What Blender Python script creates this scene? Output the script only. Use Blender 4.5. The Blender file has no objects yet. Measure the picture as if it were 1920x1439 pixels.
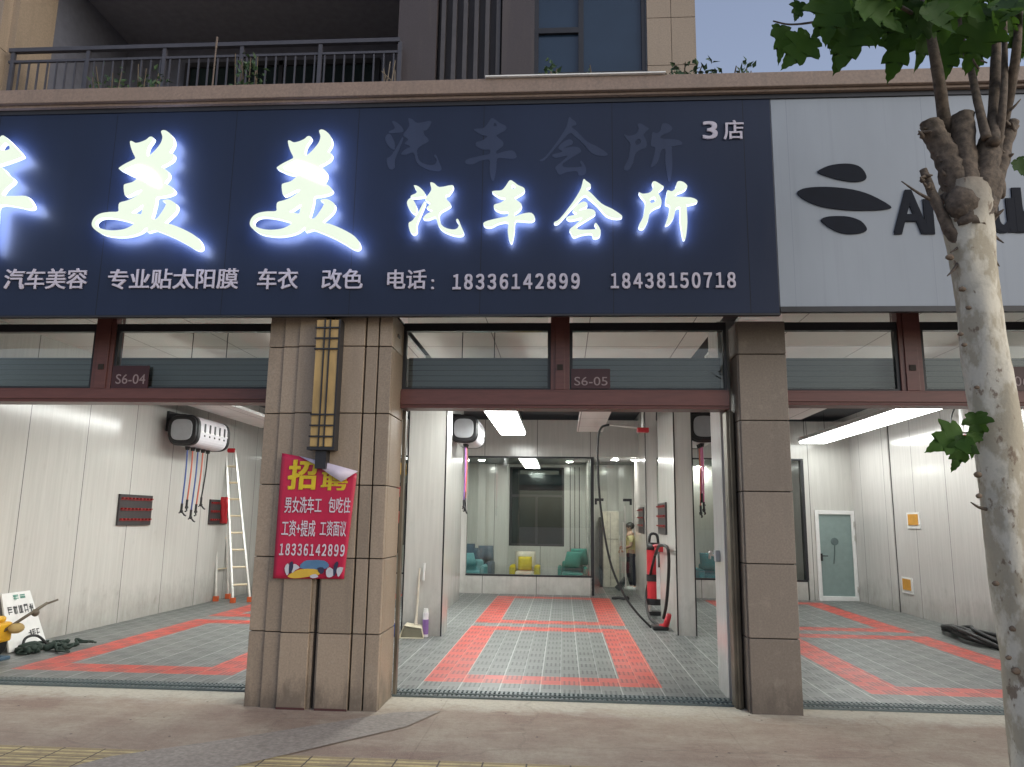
import bpy, math, random
import numpy as np
from mathutils import Vector, Matrix
random.seed(7)
S = bpy.context.scene
COL = S.collection
# ------------------------------------------------------------------ camera
F_PX, H_CAM = 1435.0, 1.65
PITCH, YAW, ROLL = math.radians(10.1), math.radians(3.9), math.radians(0.84)
fw = Vector((-math.sin(YAW)*math.cos(PITCH), math.cos(YAW)*math.cos(PITCH), math.sin(PITCH)))
rt = Vector((math.cos(YAW), math.sin(YAW), 0)); up = rt.cross(fw)
RT = rt*math.cos(ROLL) + up*math.sin(ROLL); UP = up*math.cos(ROLL) - rt*math.sin(ROLL)
EYE = Vector((0, 0, H_CAM))
cd = bpy.data.cameras.new("camera"); cam = bpy.data.objects.new("camera", cd); COL.objects.link(cam)
cd.sensor_fit = 'HORIZONTAL'; cd.sensor_width = 36.0; cd.lens = 36.0*F_PX/1920.0
cd.clip_start = 0.05; cd.clip_end = 1500
m = Matrix((RT, UP, -fw)).transposed().to_4x4(); m.translation = EYE; cam.matrix_world = m
S.camera = cam
# ------------------------------------------------------------------ sky, sun, exposure
W = bpy.data.worlds.new("World"); S.world = W; W.use_nodes = True
wn = W.node_tree; bg = wn.nodes['Background']
sky = wn.nodes.new('ShaderNodeTexSky'); sky.sky_type = 'NISHITA'; sky.sun_disc = False
sky.sun_elevation = math.radians(25); sky.sun_rotation = math.radians(120)
sky.air_density = 1.2; sky.dust_density = 3.0; sky.ozone_density = 3.0
hs = wn.nodes.new('ShaderNodeHueSaturation'); hs.inputs['Saturation'].default_value = 0.68; hs.inputs['Hue'].default_value = 0.51
wn.links.new(sky.outputs[0], hs.inputs['Color']); wn.links.new(hs.outputs[0], bg.inputs[0]); bg.inputs[1].default_value = 0.108
sl = bpy.data.lights.new("dusk_sun", 'SUN'); sun = bpy.data.objects.new("dusk_sun", sl); COL.objects.link(sun)
sl.energy = 0.15; sl.angle = math.radians(40); sl.color = (1.0, 0.93, 0.88)
sun.rotation_euler = (math.radians(-70), 0, math.radians(-20)); sun.location = (0, 20, 20)
S.view_settings.view_transform = 'Standard'; S.view_settings.look = 'None'
S.view_settings.gamma = 1.0; S.view_settings.exposure = 0.9
S.cycles.use_denoising = True
S.cycles.max_bounces = 8; S.cycles.transparent_max_bounces = 16
S.cycles.sample_clamp_indirect = 8.0
LED = 14
# ------------------------------------------------------------------ helpers
def ray(px, py):
    return RT*((px-960)/F_PX) + UP*(-(py-719.5)/F_PX) + fw
def atY(px, py, Y): d = ray(px, py); return EYE + d*(Y/d.y)
def atZ(px, py, Z=0.0): d = ray(px, py); return EYE + d*((Z-H_CAM)/d.z)
def atX(px, py, X): d = ray(px, py); return EYE + d*(X/d.x)

def tag(o, label=None, cat=None, group=None, kind=None):
    if label: o['label'] = label
    if cat: o['category'] = cat
    if group: o['group'] = group
    if kind: o['kind'] = kind
    return o
BASE = {}
def thing(name, label, cat, loc=(0, 0, 0), group=None):
    o = bpy.data.objects.new(name, None); COL.objects.link(o); o.location = loc
    o.empty_display_size = 0.2
    tag(o, label, cat, group); BASE[o.name] = Vector(loc); return o
def base_of(o):
    while o is not None:
        if o.parent is None: return BASE.get(o.name, Vector((0, 0, 0)))
        o = o.parent
    return Vector((0, 0, 0))
def catmull(pts, n=6, closed=False):
    pts = [Vector(p) for p in pts]; N = len(pts); out = []
    if N < 3: return pts
    rng = range(N) if closed else range(N-1)
    for i in rng:
        if closed: p0, p1, p2, p3 = pts[(i-1) % N], pts[i], pts[(i+1) % N], pts[(i+2) % N]
        else: p0, p1, p2, p3 = pts[max(i-1, 0)], pts[i], pts[i+1], pts[min(i+2, N-1)]
        for k in range(n):
            t = k/n
            out.append(0.5*((2*p1) + (p2-p0)*t + (2*p0-5*p1+4*p2-p3)*t*t + (3*p1-p0-3*p2+p3)*t**3))
    if not closed: out.append(pts[-1])
    return out
class MB:
    def __init__(s): s.v = []; s.f = []
    def raw(s, v, f):
        n = len(s.v); s.v += [Vector(p) for p in v]; s.f += [tuple(i+n for i in q) for q in f]; return s
    def box(s, x0, x1, y0, y1, z0, z1):
        if x0 > x1: x0, x1 = x1, x0
        if y0 > y1: y0, y1 = y1, y0
        if z0 > z1: z0, z1 = z1, z0
        return s.raw([(x0,y0,z0),(x1,y0,z0),(x1,y1,z0),(x0,y1,z0),(x0,y0,z1),(x1,y0,z1),(x1,y1,z1),(x0,y1,z1)],
                     [(0,3,2,1),(4,5,6,7),(0,1,5,4),(1,2,6,5),(2,3,7,6),(3,0,4,7)])
    def quad(s, a, b, c, d): return s.raw([a, b, c, d], [(0, 1, 2, 3)])
    def tube(s, pts, r, n=8, smooth=0):
        pts = [Vector(p) for p in pts]
        rs = list(r) if isinstance(r, (list, tuple)) else [r]*len(pts)
        if smooth and len(pts) > 2:
            q = catmull([Vector((*p, 0)).to_3d() for p in pts], smooth)
            M = len(q); rs = [np.interp(i/(M-1)*(len(pts)-1), range(len(pts)), rs) for i in range(M)]; pts = q
        V = []; Fc = []; ref = None
        for i, p in enumerate(pts):
            d = (pts[min(i+1, len(pts)-1)] - pts[max(i-1, 0)])
            if d.length < 1e-9: d = Vector((0, 0, 1))
            d.normalize()
            if ref is None:
                ref = Vector((1, 0, 0)) if abs(d.x) < 0.8 else Vector((0, 1, 0))
            a = (ref - d*ref.dot(d)).normalized(); ref = a; b = d.cross(a)
            for k in range(n):
                t = 2*math.pi*k/n; V.append(p + (a*math.cos(t) + b*math.sin(t))*rs[i])
        for i in range(len(pts)-1):
            for k in range(n):
                Fc.append((i*n+k, i*n+(k+1) % n, (i+1)*n+(k+1) % n, (i+1)*n+k))
        Fc.append(tuple(range(n))[::-1]); L = (len(pts)-1)*n; Fc.append(tuple(L+k for k in range(n)))
        return s.raw(V, Fc)
    def cyl(s, a, b, r0, r1=None, n=16): return s.tube([a, b], [r0, r0 if r1 is None else r1], n)
    def ball(s, c, r, n=10, m=6, sx=1, sy=1, sz=1):
        V = []; Fc = []; c = Vector(c)
        for i in range(m+1):
            ph = math.pi*i/m
            for k in range(n):
                t = 2*math.pi*k/n
                V.append(c + Vector((r*sx*math.sin(ph)*math.cos(t), r*sy*math.sin(ph)*math.sin(t), r*sz*math.cos(ph))))
        for i in range(m):
            for k in range(n): Fc.append((i*n+k, (i+1)*n+k, (i+1)*n+(k+1) % n, i*n+(k+1) % n))
        return s.raw(V, Fc)
    def prism(s, poly, y0, y1):      # polygon in (x, z), extruded along y
        n = len(poly); V = [(x, y0, z) for x, z in poly] + [(x, y1, z) for x, z in poly]
        return s.raw(V, [tuple(range(n)), tuple(range(2*n-1, n-1, -1))] + [(i, i+n, (i+1) % n+n, (i+1) % n) for i in range(n)])
    def build(s, name, mat, parent=None, loc=None, smooth=False, bevel=0.0, label=None):
        if parent is not None: off = base_of(parent)
        else: off = Vector(loc) if loc is not None else Vector((0, 0, 0))
        me = bpy.data.meshes.new(name)
        me.from_pydata([tuple(p-off) for p in s.v], [], s.f); me.update()
        import bmesh
        bm = bmesh.new(); bm.from_mesh(me)
        bmesh.ops.remove_doubles(bm, verts=bm.verts, dist=1e-5)
        bmesh.ops.recalc_face_normals(bm, faces=bm.faces); bm.to_mesh(me); bm.free()
        for mm in (mat if isinstance(mat, (list, tuple)) else [mat]): me.materials.append(mm)
        if smooth:
            for p in me.polygons: p.use_smooth = True
        o = bpy.data.objects.new(name, me); COL.objects.link(o)
        if parent is not None: o.parent = parent
        else: o.location = off; BASE[o.name] = off
        if bevel:
            b = o.modifiers.new('edge', 'BEVEL'); b.width = bevel; b.segments = 2; b.limit_method = 'ANGLE'
        if label: o['label'] = label
        return o
def copy_tree(o, parent=None):
    c = o.copy(); COL.objects.link(c)
    if parent is not None: c.parent = parent
    for ch in list(o.children): copy_tree(ch, c)
    return c
DG = bpy.context.evaluated_depsgraph_get
def curve_to_raw(cu):
    o = bpy.data.objects.new('tmp', cu); COL.objects.link(o)
    bpy.context.view_layer.update()
    me = o.to_mesh(); v = [p.co.copy() for p in me.vertices]; f = [tuple(q.vertices) for q in me.polygons]
    o.to_mesh_clear(); bpy.data.objects.remove(o); bpy.data.curves.remove(cu)
    return v, f
def text_raw(body, bold=0.0, extrude=0.0, space=1.0):
    cu = bpy.data.curves.new('t', 'FONT'); cu.body = body; cu.offset = bold; cu.extrude = extrude; cu.space_character = space
    cu.resolution_u = 4
    return curve_to_raw(cu)
def poly_raw(polys, depth, smooth=3):
    cu = bpy.data.curves.new('p', 'CURVE'); cu.dimensions = '2D'; cu.fill_mode = 'BOTH'; cu.extrude = depth/2
    for pl in polys:
        q = catmull([Vector((x, y, 0)) for x, y in pl], smooth, True) if smooth else [Vector((x, y, 0)) for x, y in pl]
        sp = cu.splines.new('POLY'); sp.points.add(len(q)-1)
        for i, p in enumerate(q): sp.points[i].co = (p.x, p.y, 0, 1)
        sp.use_cyclic_u = True
    return curve_to_raw(cu)
def fit_text(mb, body, x0, x1, z0, z1, y, depth=0.0, bold=0.0, shear=0.0, space=1.0):
    """lay a line of text on a wall facing -Y so that it fills x0..x1, z0..z1; its front lies at y.
    Bold lettering is laid as slightly shifted layers, each half a millimetre proud of the last."""
    v, f = text_raw(body, 0.0, 0.5 if depth else 0.0, space)
    ax, bx = min(p.x for p in v), max(p.x for p in v); ay, by = min(p.y for p in v), max(p.y for p in v)
    sx = (x1-x0)/(bx-ax+2*bold); sz = (z1-z0)/(by-ay+2*bold)
    offs = [(0, 0)] if not bold else [(-bold, -bold*.6), (bold, -bold*.6), (-bold, bold*.6), (bold, bold*.6), (0, 0)]
    for k, (ox, oz) in enumerate(offs):
        out = []
        for p in v:
            u = (p.x-ax+bold+ox)*sx; w = (p.y-ay+bold+oz)*sz
            out.append((x0+u + shear*w/(z1-z0), y + (depth*(0.5-p.z) if depth else 0) - .0005*k, z0+w))
        mb.raw(out, f)
    return mb
def wall_poly(mb, polys, y, depth, smooth=3):
    v, f = poly_raw(polys, depth, smooth)
    return mb.raw([(p.x, y + depth/2 - p.z, p.y) for p in v], f)
def px_polys(polys, sc, ox, oy, Y):
    out = []
    for pl in polys:
        q = []
        for a, b in pl:
            p = atY(ox+a/sc, oy+b/sc, Y); q.append((p.x, p.z))
        out.append(q)
    return out
# ------------------------------------------------------------------ materials
def nodes(name):
    mt = bpy.data.materials.new(name); mt.use_nodes = True
    nt = mt.node_tree; return mt, nt, nt.nodes['Principled BSDF']
def N(nt, typ, **kw):
    n = nt.nodes.new(typ)
    for k, v in kw.items(): setattr(n, k, v)
    return n
def mth(nt, op, a, b=None, c=None):
    n = nt.nodes.new('ShaderNodeMath'); n.operation = op
    for i, x in enumerate((a, b, c)):
        if x is None: continue
        if isinstance(x, (int, float)): n.inputs[i].default_value = x
        else: nt.links.new(x, n.inputs[i])
    return n.outputs[0]
def mixc(nt, fac, a, b, mode='MIX'):
    n = nt.nodes.new('ShaderNodeMix'); n.data_type = 'RGBA'; n.blend_type = mode
    for sck, x in ((n.inputs[0], fac), (n.inputs[6], a), (n.inputs[7], b)):
        if isinstance(x, (int, float)): sck.default_value = x
        elif isinstance(x, tuple): sck.default_value = (*x[:3], 1)
        else: nt.links.new(x, sck)
    return n.outputs[2]
def noise(nt, vec, scale, detail=4, rough=0.55):
    n = nt.nodes.new('ShaderNodeTexNoise'); n.inputs['Scale'].default_value = scale
    n.inputs['Detail'].default_value = detail; n.inputs['Roughness'].default_value = rough
    nt.links.new(vec, n.inputs['Vector']); return n.outputs[0]
def ramp(nt, x, a, b):
    n = nt.nodes.new('ShaderNodeMapRange'); n.inputs[1].default_value = a; n.inputs[2].default_value = b
    nt.links.new(x, n.inputs[0]); return n.outputs[0]
def scaled_pos(nt, sx, sy, sz, obj=False):
    if obj: src = N(nt, 'ShaderNodeTexCoord').outputs['Object']
    else: src = N(nt, 'ShaderNodeNewGeometry').outputs['Position']
    mp = N(nt, 'ShaderNodeMapping'); mp.inputs['Scale'].default_value = (sx, sy, sz)
    nt.links.new(src, mp.inputs[0]); return mp.outputs[0]
def bump(nt, bs, h, strength=0.2, dist=0.01):
    n = N(nt, 'ShaderNodeBump'); n.inputs['Strength'].default_value = strength; n.inputs['Distance'].default_value = dist
    nt.links.new(h, n.inputs['Height']); nt.links.new(n.outputs[0], bs.inputs['Normal'])
def paint(name, col, rough=0.5, metal=0.0, var=0.12, scale=9.0, bmp=0.0, obj=True, spec=0.5, stretch=(1, 1, 1)):
    mt, nt, bs = nodes(name)
    v = scaled_pos(nt, *stretch, obj=obj); nz = noise(nt, v, scale, 5)
    a = tuple(c*(1-var) for c in col); b = tuple(min(1, c*(1+var)) for c in col)
    nt.links.new(mixc(nt, ramp(nt, nz, .3, .7), a, b), bs.inputs['Base Color'])
    bs.inputs['Roughness'].default_value = rough; bs.inputs['Metallic'].default_value = metal
    bs.inputs['Specular IOR Level'].default_value = spec
    nt.links.new(mth(nt, 'MULTIPLY_ADD', nz, 0.2*rough, rough*0.9), bs.inputs['Roughness'])
    if bmp: bump(nt, bs, nz, bmp, 0.01)
    return mt
def emit(name, col, strength, base=(0.8, 0.8, 0.8), rough=0.4):
    mt, nt, bs = nodes(name); bs.inputs['Base Color'].default_value = (*base, 1)
    v = scaled_pos(nt, 1, 1, 1); nz = noise(nt, v, 3.0, 2)
    nt.links.new(mixc(nt, ramp(nt, nz, .3, .7), tuple(c*.96 for c in col), col), bs.inputs['Emission Color'])
    bs.inputs['Emission Strength'].default_value = strength
    bs.inputs['Roughness'].default_value = rough; return mt
def glass(name, tint=(0.92, 0.96, 0.94), refl=1.0, rough=0.0, base_refl=0.05):
    mt, nt, bs = nodes(name); nt.nodes.remove(bs); out = nt.nodes['Material Output']
    tr = N(nt, 'ShaderNodeBsdfTransparent'); tr.inputs[0].default_value = (*tint, 1)
    gl = N(nt, 'ShaderNodeBsdfGlossy'); gl.inputs['Roughness'].default_value = rough
    fr = N(nt, 'ShaderNodeFresnel'); fr.inputs[0].default_value = 1.5
    mx = N(nt, 'ShaderNodeMixShader'); nt.links.new(mth(nt, 'MULTIPLY_ADD', fr.outputs[0], refl, base_refl), mx.inputs[0])
    nt.links.new(tr.outputs[0], mx.inputs[1]); nt.links.new(gl.outputs[0], mx.inputs[2])
    nt.links.new(mx.outputs[0], out.inputs[0]); return mt
def seam(nt, x, pitch, off, width):       # 1 on thin lines every pitch metres
    f = mth(nt, 'FRACT', mth(nt, 'MULTIPLY', mth(nt, 'SUBTRACT', x, off), 1.0/pitch))
    return mth(nt, 'LESS_THAN', f, width/pitch)
def laminate(name, axis, off, pitch=1.22, col=(0.56, 0.55, 0.52), rough=0.16, zseam=None):
    mt, nt, bs = nodes(name)
    g = N(nt, 'ShaderNodeNewGeometry'); sp = N(nt, 'ShaderNodeSeparateXYZ'); nt.links.new(g.outputs['Position'], sp.inputs[0])
    v = scaled_pos(nt, 9, 9, 0.45); n1 = noise(nt, v, 2.2, 6, .62)
    v2 = scaled_pos(nt, 45, 45, 1.1); n2 = noise(nt, v2, 1.5, 3)
    c = mixc(nt, ramp(nt, n1, .3, .72), tuple(k*.91 for k in col), tuple(k*1.06 for k in col))
    c = mixc(nt, mth(nt, 'MULTIPLY', ramp(nt, n2, .52, .75), .15), c, tuple(k*.72 for k in col))
    ax = sp.outputs[{'x': 0, 'y': 1}[axis]]
    sc_ = noise(nt, scaled_pos(nt, 2.2, 2.2, 1.4), 2.0, 7, .72); lowz = mth(nt, 'ADD', sp.outputs[2], mth(nt, 'MULTIPLY', sc_, -1.1))
    c = mixc(nt, mth(nt, 'MULTIPLY', ramp(nt, lowz, .05, -.55), .5), c, (0.22, 0.205, 0.18))
    c = mixc(nt, mth(nt, 'MULTIPLY', ramp(nt, sc_, .6, .74), .16), c, (0.2, 0.19, 0.17))
    s = seam(nt, ax, pitch, off, 0.012)
    if zseam: s = mth(nt, 'MAXIMUM', s, seam(nt, sp.outputs[2], zseam, 0.0, 0.01))
    c = mixc(nt, s, c, (0.10, 0.10, 0.10))
    nt.links.new(c, bs.inputs['Base Color'])
    nt.links.new(mth(nt, 'MULTIPLY_ADD', n1, 0.12, rough-0.05), bs.inputs['Roughness'])
    wob = noise(nt, scaled_pos(nt, 1, 1, 0.6), 1.3, 2)
    bump(nt, bs, wob, 0.12, 0.02)
    return mt
def stone(name, col, spk=0.18, rough=0.5, scale=60, tiles=False):
    mt, nt, bs = nodes(name)
    v = scaled_pos(nt, 1, 1, 1); a = noise(nt, v, scale, 4, .7); b = noise(nt, v, 1.7, 4); d = noise(nt, scaled_pos(nt, 7, 7, .6), 1.0, 6, .65)
    c = mixc(nt, ramp(nt, a, .35, .68), tuple(k*(1-spk) for k in col), tuple(k*(1+spk) for k in col))
    c = mixc(nt, mth(nt, 'MULTIPLY', ramp(nt, b, .35, .7), .35), c, tuple(k*.8 for k in col))
    c = mixc(nt, mth(nt, 'MULTIPLY', ramp(nt, d, .5, .78), .42), c, (0.12, 0.10, 0.085))
    if tiles:
        g = N(nt, 'ShaderNodeNewGeometry'); sp = N(nt, 'ShaderNodeSeparateXYZ'); nt.links.new(g.outputs['Position'], sp.inputs[0])
        tone = mth(nt, 'MULTIPLY_ADD', g.outputs['Random Per Island'], .34, .83)
        hs_ = N(nt, 'ShaderNodeHueSaturation'); nt.links.new(tone, hs_.inputs['Value']); nt.links.new(c, hs_.inputs['Color']); c = hs_.outputs[0]
        e_ = noise(nt, scaled_pos(nt, 5, 5, 2), 1.6, 6, .7)       # grime splashed up from the pavement
        low = mth(nt, 'ADD', sp.outputs[2], mth(nt, 'MULTIPLY_ADD', e_, -.9, .32))
        c = mixc(nt, mth(nt, 'MULTIPLY', ramp(nt, low, .16, -.12), .65), c, (0.075, 0.06, 0.05))
        m2 = noise(nt, v, 9, 6, .7); c = mixc(nt, mth(nt, 'MULTIPLY', ramp(nt, m2, .56, .72), .22), c, (0.40, 0.36, 0.30))
    nt.links.new(c, bs.inputs['Base Color'])
    nt.links.new(mth(nt, 'MULTIPLY_ADD', b, .25, rough-.12), bs.inputs['Roughness'])
    bump(nt, bs, a, .12, .004); return mt

M_tile = stone('brown_stone_tile', (0.305, 0.240, 0.182), tiles=True)
M_tileplain = stone('grey_brown_stone_tile', (0.200, 0.165, 0.138), tiles=True)
M_tile2 = stone('beige_stone_tile', (0.30, 0.24, 0.185))
M_cornice = stone('cornice_stone', (0.25, 0.185, 0.15), scale=35)
M_dkbrown = stone('dark_brown_tile', (0.058, 0.047, 0.050), spk=.12)
M_joint = paint('dark_joint', (0.035, 0.028, 0.025), .8)
M_red = paint('oxblood_metal', (0.125, 0.047, 0.042), .34, 0.0, .12, 6, stretch=(1, 1, 6))
M_darkmetal = paint('charcoal_metal', (0.03, 0.03, 0.035), .42, .3)
M_black = paint('black_plastic', (0.012, 0.012, 0.014), .4)
M_rubber = paint('black_rubber', (0.016, 0.016, 0.017), .55, bmp=.1)
M_white = paint('white_plastic', (0.72, 0.70, 0.74), .25, var=.04)
M_whitep = paint('white_paint', (0.74, 0.74, 0.73), .35, var=.05)
M_grey = paint('grey_plastic', (0.36, 0.37, 0.39), .35, var=.06)
M_alu = paint('brushed_aluminium', (0.62, 0.61, 0.58), .32, .75, .1)
M_steel = paint('steel', (0.5, 0.5, 0.5), .25, .9)
M_orange = paint('orange_rubber', (0.55, 0.10, 0.03), .5)
M_redp = paint('red_plastic', (0.45, 0.02, 0.03), .35)
M_pink = paint('pink_hose_rubber', (0.55, 0.10, 0.25), .4)
M_purple = paint('purple_hose_rubber', (0.25, 0.13, 0.38), .4)
M_blueh = paint('blue_hose_rubber', (0.04, 0.08, 0.28), .4)
M_redh = paint('red_hose_rubber', (0.55, 0.12, 0.07), .4)
M_yellow = paint('yellow_fabric', (0.62, 0.47, 0.01), .75, bmp=.15)
M_yellowp = paint('yellow_paint', (0.65, 0.36, 0.02), .4)
M_cream = paint('cream_fabric', (0.66, 0.60, 0.50), .85, bmp=.15)
M_teal = paint('teal_fabric', (0.03, 0.24, 0.19), .8, bmp=.15)
M_ltblue = paint('pale_blue_fabric', (0.14, 0.38, 0.42), .8, bmp=.15)
M_blueg = paint('slate_blue_fabric', (0.045, 0.085, 0.13), .8, bmp=.15)
M_ceil = paint('black_ceiling', (0.075, 0.078, 0.085), .8)
M_pipe = paint('weathered_steel_rail', (0.17, 0.145, 0.11), .45, .5, .35, 4, stretch=(1, 1, .6))
M_shutter = None
def shutter_mat():
    mt, nt, bs = nodes('roller_shutter')
    g = N(nt, 'ShaderNodeNewGeometry'); sp = N(nt, 'ShaderNodeSeparateXYZ'); nt.links.new(g.outputs['Position'], sp.inputs[0])
    s = seam(nt, sp.outputs[2], 0.055, 0, 0.008)
    c = mixc(nt, s, (0.098, 0.105, 0.112), (0.035, 0.038, 0.042)); nt.links.new(c, bs.inputs['Base Color'])
    bs.inputs['Roughness'].default_value = .45; bs.inputs['Metallic'].default_value = .3
    fr = mth(nt, 'FRACT', mth(nt, 'MULTIPLY', sp.outputs[2], 1/0.055)); bump(nt, bs, fr, .5, .01); return mt
M_shutter = shutter_mat()
def raft_mat(name, offx, offy):
    mt, nt, bs = nodes(name)
    g = N(nt, 'ShaderNodeNewGeometry'); sp = N(nt, 'ShaderNodeSeparateXYZ'); nt.links.new(g.outputs['Position'], sp.inputs[0])
    s = mth(nt, 'MAXIMUM', seam(nt, sp.outputs[0], 1.2, offx, .01), seam(nt, sp.outputs[1], 1.2, offy, .012))
    n = noise(nt, scaled_pos(nt, 1, 1, 1), 1.5, 4)
    c = mixc(nt, ramp(nt, n, .3, .7), (0.74, 0.73, 0.71), (0.82, 0.81, 0.79)); c = mixc(nt, s, c, (0.16, 0.15, 0.15))
    nt.links.new(c, bs.inputs['Base Color']); bs.inputs['Roughness'].default_value = .55; return mt
M_raft = raft_mat('white_ceiling_board', 0.3, 0.4)
def sign_mat(name, col, rough, pitch, off, seamcol, spec=.3):
    mt, nt, bs = nodes(name)
    g = N(nt, 'ShaderNodeNewGeometry'); sp = N(nt, 'ShaderNodeSeparateXYZ'); nt.links.new(g.outputs['Position'], sp.inputs[0])
    n = noise(nt, scaled_pos(nt, 1, 1, .35), 1.1, 4); n2 = noise(nt, scaled_pos(nt, 8, 1, .6), 1.5, 4)
    c = mixc(nt, ramp(nt, n, .3, .7), tuple(k*.9 for k in col), tuple(k*1.1 for k in col))
    dr_ = noise(nt, scaled_pos(nt, 14, 1, .35), 1.0, 6, .7)       # rain streaks and dust
    c = mixc(nt, mth(nt, 'MULTIPLY', ramp(nt, dr_, .54, .74), .30), c, tuple(k*.72 for k in col))
    c = mixc(nt, seam(nt, sp.outputs[0], pitch, off, .006), c, seamcol)
    nt.links.new(c, bs.inputs['Base Color'])
    nt.links.new(mth(nt, 'MULTIPLY_ADD', n2, .14, rough-.07), bs.inputs['Roughness'])
    bump(nt, bs, n, .10, .05); bs.inputs['Specular IOR Level'].default_value = spec; return mt
M_signdark = sign_mat('black_acrylic_panel', (0.013, 0.021, 0.050), .42, 1.22, .45, (0.006, 0.007, 0.012))
M_signwhite = sign_mat('unlit_white_acrylic', (0.29, 0.325, 0.38), .35, 1.22, .85, (0.24, 0.27, 0.32))
M_ghost = sign_mat('faint_lens_ghost', (0.030, 0.042, 0.085), .45, 50, 20, (0.02, 0.02, 0.02))  # tone of an optical lens ghost, painted as a surface colour
M_logo = paint('black_vinyl', (0.010, 0.013, 0.022), .6, spec=.12)
M_lettergrey = paint('pale_lilac_letter', (0.50, 0.47, 0.56), .45, var=.06)
M_face = emit('lit_letter_face', (0.80, 0.90, 0.74), 0.48, (0.25, 0.27, 0.23))
M_edge = emit('lit_letter_return', (0.70, 0.82, 1.0), .85, (0.8, 0.8, 0.8))
M_halo = emit('letter_back_light', (0.50, 0.62, 1.0), 13.0)
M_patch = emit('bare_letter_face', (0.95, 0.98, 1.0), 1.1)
M_led = emit('led_diffuser', (0.97, 1.0, 0.96), LED)
M_led_left = emit('led_diffuser_left_bay', (0.97, 1.0, 0.96), LED*.68)
M_led_right = emit('led_diffuser_right_bay', (0.97, 1.0, 0.96), LED*.47)
M_down = emit('downlight_lens', (1.0, 0.98, 0.92), 260.0)
M_glass = glass('clear_glass', (0.95, 0.985, 0.965))
M_pane = glass('transom_glass', (0.94, 0.965, 0.945), .9, 0.0, .0)
M_darkglass = paint('dark_window_glass', (0.015, 0.024, 0.026), .06, var=.3, scale=1.5, obj=False)
M_blueglass = paint('blue_tinted_glass', (0.018, 0.034, 0.062), .05, var=.2, scale=.8, obj=False)
M_frost = paint('frosted_glass', (0.22, 0.29, 0.28), .35, var=.06, obj=False)
M_trunk = None

def ground_mat():
    mt, nt, bs = nodes('stained_concrete')
    v = scaled_pos(nt, 1, 1, 1)
    big = noise(nt, v, .8, 8, .66); mid = noise(nt, v, 3.4, 8, .7); fine = noise(nt, v, 22, 6, .75); grit = noise(nt, v, 85, 3, .7)
    st = noise(nt, scaled_pos(nt, .8, 2.6, 1), 1.7, 9, .72)
    c = mixc(nt, ramp(nt, big, .38, .62), (0.265, 0.185, 0.142), (0.40, 0.335, 0.255))
    c = mixc(nt, mth(nt, 'MULTIPLY', ramp(nt, mid, .50, .68), .42), c, (0.235, 0.155, 0.125))
    c = mixc(nt, mth(nt, 'MULTIPLY', ramp(nt, st, .52, .68), .6), c, (0.45, 0.39, 0.295))
    g = N(nt, 'ShaderNodeNewGeometry'); sp = N(nt, 'ShaderNodeSeparateXYZ'); nt.links.new(g.outputs['Position'], sp.inputs[0])
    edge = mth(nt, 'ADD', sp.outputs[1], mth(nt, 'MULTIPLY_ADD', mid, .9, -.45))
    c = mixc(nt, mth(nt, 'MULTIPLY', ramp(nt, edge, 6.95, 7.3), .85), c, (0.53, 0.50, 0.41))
    c = mixc(nt, mth(nt, 'MULTIPLY', ramp(nt, fine, .46, .70), .42), c, (0.175, 0.13, 0.105))
    c = mixc(nt, mth(nt, 'MULTIPLY', ramp(nt, grit, .56, .72), .5), c, (0.50, 0.45, 0.37))
    vo = N(nt, 'ShaderNodeTexVoronoi'); vo.inputs['Scale'].default_value = 4.5; nt.links.new(v, vo.inputs['Vector'])
    c = mixc(nt, mth(nt, 'LESS_THAN', vo.outputs['Distance'], .05), c, (0.08, 0.06, 0.05))
    wv = N(nt, 'ShaderNodeVectorMath'); wv.operation = 'ADD'; nt.links.new(v, wv.inputs[0])
    nz3 = N(nt, 'ShaderNodeTexNoise'); nz3.inputs['Scale'].default_value = 2.5; nz3.inputs['Detail'].default_value = 5; nt.links.new(v, nz3.inputs['Vector'])
    ss = N(nt, 'ShaderNodeVectorMath'); ss.operation = 'SCALE'; ss.inputs['Scale'].default_value = .35; nt.links.new(nz3.outputs['Color'], ss.inputs[0]); nt.links.new(ss.outputs[0], wv.inputs[1])
    ck = N(nt, 'ShaderNodeTexVoronoi'); ck.feature = 'DISTANCE_TO_EDGE'; ck.inputs['Scale'].default_value = .28; nt.links.new(wv.outputs[0], ck.inputs['Vector'])
    crack = mth(nt, 'LESS_THAN', ck.outputs['Distance'], .0035)
    jn = mth(nt, 'MAXIMUM', seam(nt, sp.outputs[0], 2.4, 1.33, .012), seam(nt, sp.outputs[1], 30, 6.62, .010))
    crack = mth(nt, 'MAXIMUM', crack, jn)
    c = mixc(nt, mth(nt, 'MULTIPLY', crack, .16), c, (0.10, 0.075, 0.06))
    nt.links.new(c, bs.inputs['Base Color']); bs.inputs['Roughness'].default_value = .85
    h = mth(nt, 'ADD', mth(nt, 'ADD', fine, mth(nt, 'MULTIPLY', grit, .5)), mth(nt, 'MULTIPLY', mid, 2.0))
    bump(nt, bs, mth(nt, 'SUBTRACT', h, mth(nt, 'MULTIPLY', crack, .4)), .55, .012); return mt
M_ground = ground_mat()
M_cement = stone('grey_cement', (0.315, 0.275, 0.235), .25, .85, 30)
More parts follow.
